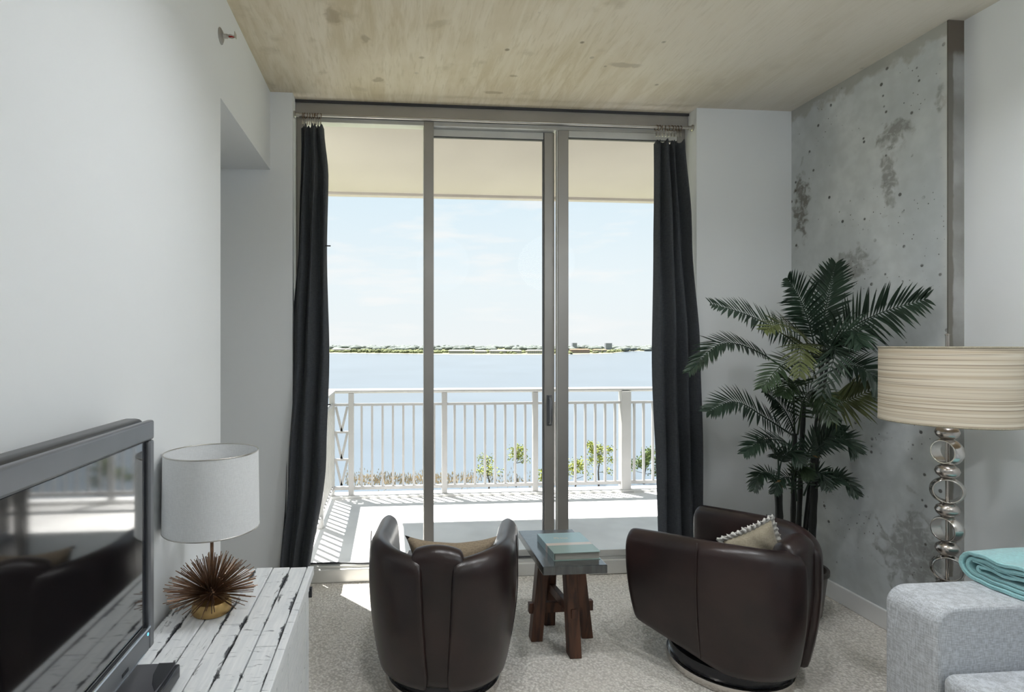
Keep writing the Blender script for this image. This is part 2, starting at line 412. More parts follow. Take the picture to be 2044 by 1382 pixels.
baseboard('baseboard_sofa', (XR - .014, YB), (XR, 2.40), 'white baseboard behind the sofa')

# ------------------------------------------------------------------ window wall
w1 = thing('window_1', 'tall three-panel sliding glass door to the balcony in grey frames', 'window', ((WX0 + WX1) / 2, 3.6, 0), kind='structure')
hd = MB().box((WX0, YW - .02, 2.975), (WX1, 3.67, ZC)); hd.build('header', M['alu'], w1, bevel=.004)
box((WX0, YW - .03, 3.045), (WX1, YW - .021, ZC)).build('header_gasket', M['alu_dark'], w1)
box((WX0 + .05, 3.58, 2.945), (WX1 - .05, 3.65, 2.974)).build('head_track', M['alu_light'], w1, bevel=.003)
sl = MB().box((WX0, YW, 0), (WX1, 3.67, .088)); sl.build('sill', M['alu_light'], w1, bevel=.008)
box((WX0 + .02, 3.565, .0885), (WX1 - .02, 3.575, .104)).build('sill_track', M['alu_light'], w1)
box((WX0 + .02, 3.605, .0885), (WX1 - .02, 3.615, .104)).build('sill_track', M['alu_light'], w1)
box((1.30, YW - .022, .004), (1.60, YW - .001, .098)).build('track_cover', M['alu_light'], w1, bevel=.006)
box((WX0, 3.57, .0885), (WX0 + .055, 3.66, 2.974)).build('jamb', M['alu'], w1, bevel=.004)
box((WX1 - .055, 3.57, .0885), (WX1, 3.66, 2.974)).build('jamb', M['alu'], w1, bevel=.004)
mu = box((.212, 3.575, .0885), (.277, 3.65, 2.974)).build('mullion', M['alu'], w1, bevel=.004)
# sliding leaf meeting stiles
box((1.022, 3.615, .105), (1.092, 3.655, 2.94)).build('meeting_stile', M['alu'], w1, bevel=.004)
box((1.016, 3.62, .105), (1.0215, 3.65, 2.94)).build('gasket', M['alu_dark'], w1)
box((1.100, 3.565, .105), (1.172, 3.605, 2.94)).build('meeting_stile', M['alu'], w1, bevel=.004)
box((1.0935, 3.570, .105), (1.0995, 3.60, 2.94)).build('bright_edge', M['alu_light'], w1)
for nm, x0, x1, y in (('top_rail', .278, 1.021, 3.62), ('top_rail', 1.173, 1.924, 3.57)):
    box((x0, y, 2.895), (x1, y + .03, 2.94)).build(nm, M['alu_light'], w1, bevel=.003)
    box((x0, y + .004, 2.889), (x1, y + .026, 2.8945)).build('gasket', M['alu_dark'], w1)
    box((x0, y, .1055), (x1, y + .03, .15)).build('bottom_rail', M['alu_light'], w1, bevel=.003)
for x0, x1, y, z0, z1 in ((WX0 + .056, .211, 3.61, .1055, 2.94), (.278, 1.0155, 3.633, .1505, 2.888), (1.173, 1.924, 3.583, .1505, 2.888)):
    box((x0, y, z0), (x1, y + .006, z1)).build('pane', M['glass'], w1)
hz = .99
ht = MB().tube([(1.055, 3.614, hz + .002), (1.055, 3.575, hz + .01), (1.055, 3.565, hz + .03), (1.055, 3.565, hz + .15), (1.055, 3.575, hz + .17), (1.055, 3.614, hz + .178)], .009, 8)
hb = box((1.037, 3.610, hz - .012), (1.073, 3.6145, hz + .192)).build('handle_plate', M['bezel'], w1, bevel=.004)
ht.build('handle', M['bezel'], w1, smooth=True)

# ------------------------------------------------------------------ balcony
ZD = -.04; YR = 5.68; XB = -.66
struct('balcony_floor', box((XB - .04, 3.67, ZD - .22), (4.2, 5.80, ZD)), M['deck'], 'pale concrete balcony floor in bright sun', 'balcony floor')
slab = MB().box((XB - .02, 3.67, ZC + .0), (4.2, 5.62, ZC + .25)); 
struct('balcony_soffit', slab, M['soffit'], 'pale beige underside of the balcony slab above', 'soffit')
struct('trim_2', box((XB - .02, 5.62, ZC - .028), (4.2, 5.70, ZC + .25)), M['soffit'], 'thin drip edge at the front of the slab above', 'trim', bevel=.006)
rl = thing('balcony_railing', 'white metal balcony railing with vertical balusters and a V-braced corner panel', 'railing', (0, YR, ZD))
XLR = -.60
ztop = 1.045
MB().lathe([(.0, 0)], n=3)
def oval_rail(p, q, name='top_rail'):
    p, q = Vector(p), Vector(q); d = (q - p).normalized(); s = d.cross(Vector((0, 0, 1)))
    L = [[c + s * (.040 * math.cos(a)) + Vector((0, 0, .024 * math.sin(a))) for a in [2*math.pi*k/14 for k in range(14)]] for c in (p, q)]
    return MB().loops(L).build(name, M['rail'], rl, smooth='auto')
oval_rail((XLR - .03, YR, ztop), (4.1, YR, ztop))
oval_rail((XLR, YR - .03, ztop), (XLR, 3.69, ztop))
zm, zb_ = .905, .055
box((XLR, YR - .017, zm - .012), (4.1, YR + .017, zm + .012)).build('middle_rail', M['rail'], rl)
box((XLR, YR - .017, zb_ - .016), (4.1, YR + .017, zb_ + .016)).build('bottom_rail', M['rail'], rl)
box((XLR - .017, 3.69, zm - .012), (XLR + .017, YR - .018, zm + .012)).build('middle_rail', M['rail'], rl)
box((XLR - .017, 3.69, zb_ - .016), (XLR + .017, YR - .018, zb_ + .016)).build('bottom_rail', M['rail'], rl)
def front_x(px): d = ray(px, 900); return d.x / d.y * YR
posts = [front_x(701), front_x(887), front_x(1068), front_x(1247)]
posts.append(posts[-1] + .93); posts.append(posts[-1] + .93)
for i, x in enumerate(posts):
    hw = .05 if i == 3 else .027
    box((x - hw, YR - hw, ZD), (x + hw, YR + hw, ztop - .02)).build('post', M['rail'], rl, bevel=.004)
    box((x - hw - .02, YR - hw - .02, ZD), (x + hw + .02, YR + hw + .02, ZD + .012)).build('base_plate', M['rail'], rl)
for y in (YR, 4.75, 3.78):
    box((XLR - .027, y - .027, ZD), (XLR + .027, y + .027, ztop - .02)).build('post', M['rail'], rl, bevel=.004)
bal = box((-.011, -.011, 0), (.011, .011, zm - zb_ - .028))
first = bal.build('baluster', M['rail'], rl, world=False)
spots = []
for a, b in zip(posts[:-1], posts[1:]):
    n = max(2, round((b - a) / .106)); spots += [(a + (b - a) * k / n, YR) for k in range(1, n)]
for a, b in ((3.78, 4.75), (4.75, YR)):
    n = 9; spots += [(XLR, a + (b - a) * k / n) for k in range(1, n)]
off = wloc(rl)
for i, (x, y) in enumerate(spots):
    o = first if i == 0 else copy_obj(first)
    o.location = Vector((x, y, zb_ + .016)) - off
# V-braced corner panel
xa, xb = XLR + .027, posts[0] - .027
zs = [zb_ + .016, .345, .625, zm - .012]
for z in zs[1:3]: box((xa, YR - .012, z - .010), (xb, YR + .012, z + .010)).build('brace_rail', M['rail'], rl)
for z0, z1 in zip(zs[:-1], zs[1:]):
    xm = (xa + xb) / 2
    for xe in (xa + .012, xb - .012):
        MB().bar((xe, YR, z1 - .008), (xm, YR, z0 + .012), .024, .018, up=(0, 1, 0)).build('diagonal_brace', M['rail'], rl)
struct('trim_3', box((XB, YR - .06, ZD), (4.2, 5.80, ZD + .022)), M['deck'], 'low concrete kerb under the front railing', 'kerb')

# ------------------------------------------------------------------ lake and land outside
ZL = -23.5
struct('lake', MB().add([(-4000, -1500, ZL), (4000, -1500, ZL), (4000, 5000, ZL), (-4000, 5000, ZL)], [(0, 1, 2, 3)]), M['water'], 'wide pale blue lake beyond the balcony', 'lake')
M['grass'] = plain('shore_grass', (.17, .175, .10), .9, 0, .1, var=.3, scale=.05)
M['sand'] = plain('shore_sand', (.36, .31, .23), .9, 0, .1, var=.15, scale=.05)
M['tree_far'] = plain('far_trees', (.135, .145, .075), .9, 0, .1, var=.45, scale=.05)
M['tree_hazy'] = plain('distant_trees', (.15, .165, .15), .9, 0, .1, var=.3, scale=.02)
M['leaf_y'] = plain('spring_leaves', (.27, .29, .06), .7, 0, .2, var=.3, scale=1.5)
M['leaf_g'] = plain('green_leaves', (.11, .15, .045), .7, 0, .2, var=.3, scale=1.5)
M['bark'] = plain('grey_bark', (.11, .09, .08), .9, 0, .1, var=.3, scale=3)
M['house'] = plain('house_stucco', (.36, .33, .28), .8, 0, .2, var=.06, scale=.1)
M['house_r'] = plain('house_terracotta', (.30, .20, .155), .8, 0, .2, var=.08, scale=.1)
M['roof_w'] = plain('pale_roof', (.36, .34, .31), .8, 0, .2, var=.08, scale=.1)
M['roof_r'] = plain('tile_roof', (.30, .18, .12), .8, 0, .2, var=.12, scale=.1)
M['win'] = plain('dark_windows', (.16, .18, .21), .3, 0, .5, var=.1, scale=.1)
M['tower'] = plain('tower_concrete', (.24, .25, .28), .8, 0, .2, var=.05, scale=.1)
def shore_d(px):   # distance of the far waterline along forward for a pixel column
    if px < 640: y = 706.5
    elif px < 1140: y = 705 + 3.0 * min(1, max(0, (px - 640) / 300))
    elif px < 1215: y = 707.5 - 1.5 * (px - 1140) / 75
    elif px < 1260: y = 706 - 5.0 * (px - 1215) / 45
    else: y = 701
    return (H - ZL) / ((y - CY) / F)
cols = list(range(-500, 2700, 20))
near = [P(px, CY, shore_d(px)) for px in cols]; 
L0 = [Vector((p.x, p.y, ZL - .5)) for p in near]; L1 = [Vector((p.x, p.y + 4, ZL + 1.2)) for p in near]
L2 = [Vector((p.x * 1.02, p.y + 30, ZL + 1.6)) for p in near]; L3 = [Vector((p.x * 2.6, 4900, ZL + 3)) for p in near]
MBs = MB().loops([L0, L1], cap=False, closed=False); struct('far_shore_bank', MBs, M['sand'], 'pale sandy bank along the far shore', 'shore')
struct('far_shore', MB().loops([L1, L2, L3], cap=False, closed=False), M['grass'], 'flat grassy land on the far side of the lake', 'land')
def blob(mb, c, rx, rz, seed):
    rr = random.Random(seed); n = 7; prof = [(.0, 0), (.75, .12), (1.0, .45), (.72, .8), (0, 1.0)]
    ring = []
    vv = [c]; 
    for r, z in prof[1:-1]:
        for k in range(n):
            a = 2 * math.pi * k / n; q = r * rx * rr.uniform(.75, 1.2)
            vv.append(c + Vector((q * math.cos(a), q * math.sin(a), rz * z * rr.uniform(.9, 1.1))))
    vv.append(c + Vector((0, 0, rz)))
    fs = [(0, 1 + (k + 1) % n, 1 + k) for k in range(n)]
    for i in range(2):
        for k in range(n): fs.append((1 + i*n + k, 1 + i*n + (k+1) % n, 1 + (i+1)*n + (k+1) % n, 1 + (i+1)*n + k))
    fs += [(1 + 2*n + k, 1 + 2*n + (k+1) % n, 1 + 3*n) for k in range(n)]
    mb.add(vv, fs)
tf = MB()
for k in range(2000):
    px = random.uniform(300, 1700); d = shore_d(px) + random.uniform(25, 300)
    house_zone = (885 < px < 1000 or 1030 < px < 1095 or 1140 < px < 1185)
    if house_zone and d < shore_d(px) + 130: d += 130
    if any(a - 6 < px < b + 6 and abs(d - shore_d(px) - dd) < 34 for a, b, dd in ((662, 700, 160), (948, 972, 70), (1186, 1212, 120))): continue
    p = P(px, CY, d); hh = random.uniform(4, 9) * (1.25 if 700 < px < 780 else 1)
    blob(tf, Vector((p.x, p.y, ZL + 1)), random.uniform(3, 7), hh, k)
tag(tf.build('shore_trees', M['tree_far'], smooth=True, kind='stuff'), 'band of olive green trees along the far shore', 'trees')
tf = MB()
for k in range(700):
    px = random.uniform(200, 1800); d = random.uniform(1900, 3900); p = P(px, CY, d)
    if (1138 < px < 1157 and abs(d - shore_d(1147) - 1100) < 60) or (1203 < px < 1228 and abs(d - shore_d(1215) - 900) < 60): continue
    blob(tf, Vector((p.x, p.y, ZL + 1)), random.uniform(10, 26), random.uniform(10, 19) + (d - 1900) * .0028, 9000 + k)
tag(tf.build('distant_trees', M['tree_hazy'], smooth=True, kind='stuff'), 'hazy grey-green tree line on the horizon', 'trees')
def house(px0, px1, dd, hgt, wallm, roofm, label, name='lakeside_house', floors=2, roof=True):
    d = shore_d((px0 + px1) / 2) + dd; a = P(px0, CY, d); b = P(px1, CY, d)
    x0, x1, y = a.x, b.x, (a.y + b.y) / 2; dep = 16.0; z0 = ZL + 1
    t = thing(name, label, 'building', ((x0 + x1) / 2, y, z0))
    box((x0, y, z0), (x1, y + dep, z0 + hgt)).build('wall', wallm, t)
    if roof:
        r = MB(); e = 1.2; zz = z0 + hgt; rh = 2.6
        r.add([(x0-e,y-e,zz),(x1+e,y-e,zz),(x1+e,y+dep+e,zz),(x0-e,y+dep+e,zz),(x0+4,y+dep/2,zz+rh),(x1-4,y+dep/2,zz+rh)],
              [(0,1,5,4),(1,2,5),(2,3,4,5),(3,0,4),(3,2,1,0)]); r.build('roof', roofm, t)
    n = max(2, int((x1 - x0) / 5)); fh = hgt / floors
    wm = box((-1.2, -.15, 0), (1.2, .15, fh * .55)); base = None
    for f in range(floors):
        for k in range(n):
            if base is None: base = wm.build('window', M['win'], t, world=False); o = base
            else: o = copy_obj(base)
            o.location = Vector((x0 + (k + .5) * (x1 - x0) / n, y, z0 + f * fh + fh * .22)) - wloc(t)
    return t
house(896, 944, 60, 7.5, M['house'], M['roof_w'], 'long pale shore house with pale roof just right of the door mullion')
house(948, 972, 70, 6.5, M['house'], M['roof_w'], 'small pale shore house in the middle of the centre pane')
house(978, 1042, 60, 7.5, M['house'], M['roof_w'], 'longest pale shore house in the centre pane')
house(1052, 1090, 60, 8, M['house'], M['roof_w'], 'pale shore house beside the sliding door stile')
house(1140, 1178, 60, 10, M['house_r'], M['roof_r'], 'terracotta-roofed shore building in the right pane', floors=3)
house(1186, 1212, 120, 8, M['house'], M['roof_r'], 'smaller tile-roofed shore house in the right pane')
house(662, 700, 160, 9, M['house'], M['roof_w'], 'low white-roofed shore building beside the left curtain')
house(1143, 1152, 1100, 31, M['tower'], None, 'left of the two far grey towers in the right pane', 'far_tower', 6, False)
house(1209, 1222, 900, 30, M['tower'], None, 'right of the two far grey towers in the right pane', 'far_tower', 6, False)
# near bank trees below the balcony
struct('near_shore', MB().add([(-200, -100, ZL + .3), (260, -100, ZL + .3), (260, 86, ZL + .3), (60, 90, ZL + .1), (-200, 84, ZL + .2)], [(0, 1, 2, 3, 4)]), M['grass'], 'grassy bank below the balcony', 'land')
def near_tree(name, label, px, ytop, half_px, d, leafm, dens, seed, ybase=992):
    rr = random.Random(seed); top = P(px, ytop, d); zg = ZL + .2; hgt = top.z - zg; s = d / F
    t = thing(name, label, 'tree', (top.x, top.y, zg), group='young trees on the near bank')
    base = Vector((top.x, top.y, zg))
    pts = [base + Vector((rr.uniform(-.15, .15) * k, 0, hgt * .92 * k / 5)) for k in range(6)]
    tr = MB().tube(pts, [.16, .14, .12, .09, .06, .03], 6); tips = [pts[-1], pts[-2]]
    rad = half_px * s
    for k in range(14):
        u = rr.uniform(.35, .95); p = base + Vector((0, 0, hgt * u)); a = rr.uniform(0, 6.28); q = rad * (1.15 - u * .75) * rr.uniform(.6, 1.1)
        e = p + Vector((q * math.cos(a), q * math.sin(a), rr.uniform(.3, 1.1))); tr.tube([p, (p + e) / 2 + Vector((0, 0, -.1)), e], [.05, .035, .015], 5); tips.append(e)
    tr.build('trunk', M['bark'], t, smooth=True)
    lf = MB()
    for k in range(dens):
        c = rr.choice(tips) + Vector((rr.gauss(0, .45), rr.gauss(0, .45), rr.gauss(0, .35)))
        n = Vector((rr.gauss(0, 1), rr.gauss(0, 1), rr.gauss(0, 1))).normalized(); a = n.orthogonal().normalized() * rr.uniform(.07, .16); b = n.cross(a.normalized()) * rr.uniform(.10, .22)
        lf.add([c - a, c - b, c + a, c + b], [(0, 1, 2, 3)])
    lf.build('foliage', leafm, t, kind='stuff')
near_tree('young_tree', 'thin sparse yellow-green tree seen low through the centre balusters', 975, 918, 28, 92, M['leaf_y'], 420, 1)
near_tree('young_tree', 'taller upright yellow-green tree just left of the third railing post', 1030, 888, 22, 96, M['leaf_y'], 600, 2)
near_tree('young_tree', 'widest yellow-green tree left of the thick railing post', 1195, 890, 36, 96, M['leaf_y'], 1100, 3)
near_tree('young_tree', 'short yellow-green tree beside the sliding door stile', 1150, 925, 26, 92, M['leaf_y'], 600, 4)
near_tree('young_tree', 'dense darker green tree beside the right curtain', 1285, 908, 34, 98, M['leaf_g'], 1800, 5)
near_tree('young_tree', 'small low bush right of the third railing post', 1085, 950, 14, 92, M['leaf_y'], 260, 6)
M['reed'] = plain('orange_reeds', (.55, .42, .25), .9, 0, .1, var=.3, scale=.3)
rd = MB()
for k in range(1600):
    px = random.uniform(690, 950) if random.random() < .9 else random.uniform(950, 1060); py = random.gauss(958, 7)
    d = (H - ZL) / ((py - CY) / F); p = P(px, py, d); a = random.uniform(0, 6.28); hh = random.uniform(.25, .6)
    e = Vector((math.cos(a), math.sin(a), 0)) * .12
    rd.add([p - e, p + e, p + Vector((random.uniform(-.1, .1), 0, hh))], [(0, 1, 2)])
tag(rd.build('reed_bed', M['reed'], kind='stuff'), 'patch of orange reeds in the shallow water', 'reeds')

# ================================================================== ARMCHAIRS
def plan_poly():
    pts = []
    for k in range(0, 25):
        a = math.pi / 2 * k / 24; e = .86
        pts.append(Vector((.330 * math.sin(a) ** e, -.350 * math.cos(a) ** e)))
    for k in range(1, 11):
        u = k / 10; pts.append(Vector((.330 + .026 * u, .30 * u)))
    return pts
PL = plan_poly(); cum = [0]
for a, b in zip(PL[:-1], PL[1:]): cum.append(cum[-1] + (b - a).length)
def plan(s):
    """s signed arc length from the centre of the back; returns point and outward normal"""
    q = min(max(abs(s), 0), cum[-1]); i = 0
    while i < len(cum) - 2 and cum[i + 1] < q: i += 1
    u = (q - cum[i]) / (cum[i+1] - cum[i]); p = PL[i].lerp(PL[i+1], u); d = (PL[i+1] - PL[i]).normalized()
    if q < .02: d = Vector((1, 0))
    n = Vector((d.y, -d.x)); sg = 1 if s >= 0 else -1
    return Vector((p.x * sg, p.y)), Vector((n.x * sg, n.y))
def kz(z):
    u = min(1, max(0, (z - .08) / .50)); return .855 + .145 * math.sin(u * math.pi / 2)
def shell(s_of, ss, zr, zb, T, out):
    """swept padded wall; s_of(s, z) lets an edge lean"""
    L = []
    for s in ss:
        r_, b_ = zr(s), zb(s)
        sec = [(0, b_), (.004, b_ + .02), (.012, b_ + (r_ - b_) * .3), (.012, b_ + (r_ - b_) * .6), (.004, r_ - .075), (0, r_ - .045), (-.012, r_ - .018), (-.035, r_ - .002),
               (-T/2, r_ + .003), (-T + .035, r_ - .002), (-T + .012, r_ - .018), (-T, r_ - .045), (-T - .004, r_ - .10), (-T - .006, .30), (-T + .02, b_ + .02), (-T + .03, b_)]
        loop = []
        for o, z in sec:
            p, n = plan(s_of(s, z)); k = kz(z); q = p * k + n * (o + out)
            loop.append(Vector((q.x, q.y, z)))
        L.append(loop)
    return L
SMAX = cum[-1]
def make_chair(name, label, loc, rz, group):
    t = thing(name, label, 'armchair', loc, rz, group)
    def seam(s, z): return s
    # two arm shells
    for sg in (1, -1):
        s0 = .074
        def lean(s, z, sg=sg):
            base = abs(s); u = (base - s0) / (SMAX - s0); return sg * (base - (1 - u) * (.026 * (1 - min(1, z / .7))))
        ss = [s0 + (SMAX - s0) * k / 26 for k in range(27)]
        def zr(s):
            u = (s - s0) / (SMAX - s0)
            return .640 + .034 * math.sin(min(1, u * 2.2) * math.pi / 2) - .045 * u ** 2.0
        def zb(s):
            u = (s - s0) / (SMAX - s0); return .095 + .10 * max(0, u - .45) / .55
        L = shell(lean, ss, zr, zb, .10, .012)
        # rounded ends
        c0 = sum(L[0], Vector()) / len(L[0]); c1 = sum(L[-1], Vector()) / len(L[-1])
        d0 = (L[0][0] - L[1][0]).normalized() * .008; d1 = (L[-1][0] - L[-2][0]).normalized() * .02
        L = [[p.lerp(c0, .12) + d0 for p in L[0]]] + L + [[p.lerp(c1, .10) + d1 * .7 for p in L[-1]], [p.lerp(c1, .35) + d1 for p in L[-1]]]
        a = MB().loops(L).build('arm_shell', M['leather'], t, world=False, smooth=True, sub=1)
        sm = []
        for k in range(13):
            z = .14 + (.655 - .14) * k / 12; p, n = plan(sg * .52); q = p * kz(z) + n * (.012 + .012 * math.sin(math.pi * min(1, max(0, (z - .1) / .55))) + .0015); sm.append((q.x, q.y, z))
        MB().tube(sm, .0028, 6).build('seam', M['leather'], a, world=False, smooth=True)
    # central back panel
    hw = .138
    ss = [-hw + 2 * hw * k / 12 for k in range(13)]
    L = shell(lambda s, z: s * (.70 + .30 * min(1, z / .7)), ss, lambda s: .692 - 1.5 * s * s, lambda s: .095, .105, -.012)
    MB().loops(L).build('back_panel', M['leather'], t, world=False, smooth=True, sub=1)
    # seat deck and cushion
    def prism_in(inset, z0, z1, front, rnd, name, mat):
        ring = []
        N = 40
        for k in range(N + 1):
            s = -SMAX + 2 * SMAX * k / N; p, n = plan(s); q = p - n * inset; ring.append(q)
        fr = [Vector((ring[-1].x * (1 - 2 * k / 8), front + .02 * math.sin(math.pi * k / 8))) for k in range(0, 9)]
        ring = ring + fr
        cx = Vector((0, -.02)); L = []
        for dz, sc in ((z0, .90), (z0 + rnd * .4, .97), (z0 + rnd, 1.0), (z1 - rnd, 1.0), (z1 - rnd * .4, .975), (z1, .90), (z1 + .008, .6)):
            L.append([Vector((cx.x + (p.x - cx.x) * sc * (kz(dz) if inset < .2 else 1), cx.y + (p.y - cx.y) * sc, dz)) for p in ring])
        return MB().loops(L).build(name, mat, t, world=False, smooth=True)
    prism_in(.118, .11, .245, .30, .03, 'seat_base', M['leather'])
    prism_in(.112, .25, .43, .385, .05, 'seat_cushion', M['leather'])
    sb = MB().lathe([(.05, .035), (.255, .035), (.262, .045), (.262, .092), (.05, .092)], n=48).build('swivel_base', M['black'], t, world=False, smooth='auto')
    MB().lathe([(.262, 0), (.274, .004), (.276, .018), (.272, .034), (.258, .034), (.256, 0)], n=48, closed=True).build('chrome_ring', M['chrome'], sb, world=False, smooth='auto')
    return t
lc = make_chair('barrel_armchair', 'dark brown leather barrel swivel chair seen from behind, left of the small table', (.242, 2.545, 0), R(-10), 'leather barrel chairs')
lc.scale = (.97, 1, 1)
rcdir = Vector((-.53, .85)); rz2 = math.atan2(rcdir.y, rcdir.x) - math.pi / 2
rc = make_chair('barrel_armchair', 'dark brown leather barrel swivel chair turned sideways, in front of the palm', (1.60, 2.50, 0), rz2, 'leather barrel chairs')

# ------------------------------------------------------------------ pillows
def pillow(name, label, c, ax, ay, w_, h_, th, mat, ruffle=None, group=None, pin=.09):
    """ax: width direction, ay: height direction"""
    ax = Vector(ax).normalized(); ay = Vector(ay); ay = (ay - ax * ay.dot(ax)).normalized(); az = ax.cross(ay); c = Vector(c)
    t = thing(name, label, 'pillow', tuple(c - ay * h_ / 2), group=group)
    N = 18; mb = MB()
    def pt(u, v, side):
        e = (1 - abs(u) ** 3.2) * (1 - abs(v) ** 3.2)
        x = u * (1 - pin * (1 - v * v)) if abs(u) > 0 else u; y = v * (1 - pin * (1 - u * u))
        wob = .006 * math.sin(9 * u + 5 * v + side)
        return c + ax * x * w_ / 2 + ay * y * h_ / 2 + az * side * (th / 2 * max(e, 0) ** .55 + wob * e)
    for side in (1, -1):
        vv = [pt(-1 + 2 * i / N, -1 + 2 * j / N, side) for j in range(N + 1) for i in range(N + 1)]
        fs = [(j*(N+1)+i, j*(N+1)+i+1, (j+1)*(N+1)+i+1, (j+1)*(N+1)+i) for j in range(N) for i in range(N)]
        mb.add(vv, fs)
    mb.build('cover', mat, t, smooth=True)
    if ruffle:
        q_ = 56
        per = [(-1 + 2 * k / q_, 1) for k in range(q_)] + [(1, 1 - 2 * k / q_) for k in range(q_)] + [(1 - 2 * k / q_, -1) for k in range(q_)] + [(-1, -1 + 2 * k / q_) for k in range(q_)]
        A, B = [], []
        rr = random.Random(3); C = []
        for k, (u, v) in enumerate(per):
            p = pt(u, v, 1); o = (p - c).normalized(); wv = .007 * math.sin(k * 1.25) + rr.uniform(-.004, .004)
            A.append(p - o * .006); B.append(p + o * .016 + az * wv); C.append(p + o * (.024 + rr.uniform(-.004, .004)) - az * wv * 1.3)
        MB().loops([A + [A[0]], B + [B[0]], C + [C[0]]], cap=False, closed=False).build('ruffle', M['ruffle'], t, smooth=True, solid=.004)
    return t
fz = Vector((math.sin(R(6)), math.cos(R(6)), 0))
pillow('throw_pillow', 'tan linen pillow leaning inside the left leather chair', (.262, 2.405, .515), (fz.y, -fz.x, 0), (-.02, -.18, 1), .40, .36, .12, M['pillow_br'], pin=.20, group='chair pillows')
f2 = Vector((rcdir.x, rcdir.y, 0)).normalized(); s2 = Vector((f2.y, -f2.x, 0))
pc = P(1520, 1098, 2.46)
pillow('throw_pillow', 'beige pillow with a cream ruffled edge in the right leather chair', (1.705, 2.445, .525), (.25, -.03, .115), (-.36, -.12, .9), .25, .30, .085, M['pillow'], True, group='chair pillows')

# ================================================================== SIDE TABLE AND BOOK
tb = thing('side_table', 'small rustic wooden side table with splayed legs between the chairs', 'table', (.85, 2.75, 0))
ht_ = .50; tx0, tx1, ty0, ty1 = .694, .998, 2.474, 2.972
box((tx0, ty0, ht_ - .040), (tx1, ty1, ht_)).build('table_top', M['topwood'], tb, bevel=.004)
cxt, cyt = .853, 2.762
def leg(foot, top):
    d = (Vector(top) - Vector(foot)); mb = MB(); f_, t_ = Vector(foot), Vector(top)
    hw = .030
    vv = [Vector((p.x + sx * hw, p.y + sy * hw, p.z)) for p in (f_, t_) for sx, sy in ((-1,-1),(1,-1),(1,1),(-1,1))]
    mb.add(vv, [(3,2,1,0),(4,5,6,7),(0,1,5,4),(1,2,6,5),(2,3,7,6),(3,0,4,7)])
    return mb.build('leg', M['legwood'], tb, bevel=.004)
zt = ht_ - .041
leg((.742, 2.79, 0), (.778, 2.77, zt)); leg((1.012, 2.80, 0), (.952, 2.775, zt))
leg((.890, 2.625, 0), (.872, 2.645, zt)); leg((.855, 2.945, 0), (.852, 2.90, zt))
MB().bar((.705, 2.788, .165), (1.045, 2.795, .165), .030, .052).build('stretcher', M['legwood'], tb, bevel=.003)
MB().bar((.884, 2.60, .215), (.854, 2.96, .215), .030, .045).build('stretcher', M['legwood'], tb, bevel=.003)
bk = thing('book', 'hardcover book with a pale teal cover and peach band on the side table', 'book', (.87, 2.70, ht_))
M['bk_cover'] = None
def mat_book():
    g = NT('book_cover'); sp = g.n('ShaderNodeSeparateXYZ'); g.l(g.tc.outputs['Object'], sp.inputs[0])
    c = g.mix(g.rng(sp.outputs['Y'], -.028, -.026), (.23, .31, .28), (.56, .48, .42))
    c = g.mix(g.rng(sp.outputs['Y'], .004, .006), c, (.30, .43, .45))
    m1 = g.math('MULTIPLY', g.rng(sp.outputs['Y'], .060, .062), g.rng(sp.outputs['Y'], .086, .084))
    m2 = g.math('MULTIPLY', g.rng(sp.outputs['X'], -.045, -.043), g.rng(sp.outputs['X'], .03, .028))
    lett = g.math('MULTIPLY', g.math('MULTIPLY', m1, m2), g.rng(g.noise(90, 1, g.mapped((1, .5, 1))), .46, .5))
    c = g.mix(g.math('MULTIPLY', lett, .7), c, (.52, .48, .38)); g.col(c); g.set(.22, 0, .6); return g.m
M['bk_cover'] = mat_book(); M['pages'] = plain('book_pages', (.30, .29, .26), .9, var=.15, scale=20, vec=(1, 1, 60))
bx0, bx1, by0, by1 = -.105, .120, -.125, .145
def bbox(z0, z1, e=0): return MB().box((bx0 + e, by0 + e, z0), (bx1 - e, by1 - e, z1))
bbox(0, .003).build('back_cover', M['bk_cover'], bk, world=False)
bbox(.0035, .0335, .005).build('pages', M['pages'], bk, world=False)
bbox(.034, .037).build('front_cover', M['bk_cover'], bk, world=False)
box((bx0 - .003, by0, 0), (bx0 - .0002, by1, .037)).build('spine', M['bk_cover'], bk, world=False)
bk.rotation_euler = (0, 0, R(1.5)); bk.location = (.868, 2.665, ht_)

# cable along the sill
def cable(pts, name, label):
    return tag(MB().tube(pts, .006, 8).build(name, M['cable'], smooth=True), label, 'cable')
cab = []
for k in range(60):
    x = -.55 + (1.9 + .55) * k / 59
    cab.append((x, 3.545 - .006 + 0 * x, .0945 + .0)) 
cab = [(x, 3.59 + .012 * math.sin(x * 7) + .008 * math.sin(x * 17 + 1), .1135 + .0015 * math.sin(x * 9)) for x, _, _ in cab]
cable(cab, 'black_cable', 'thin black cable lying along the door sill')

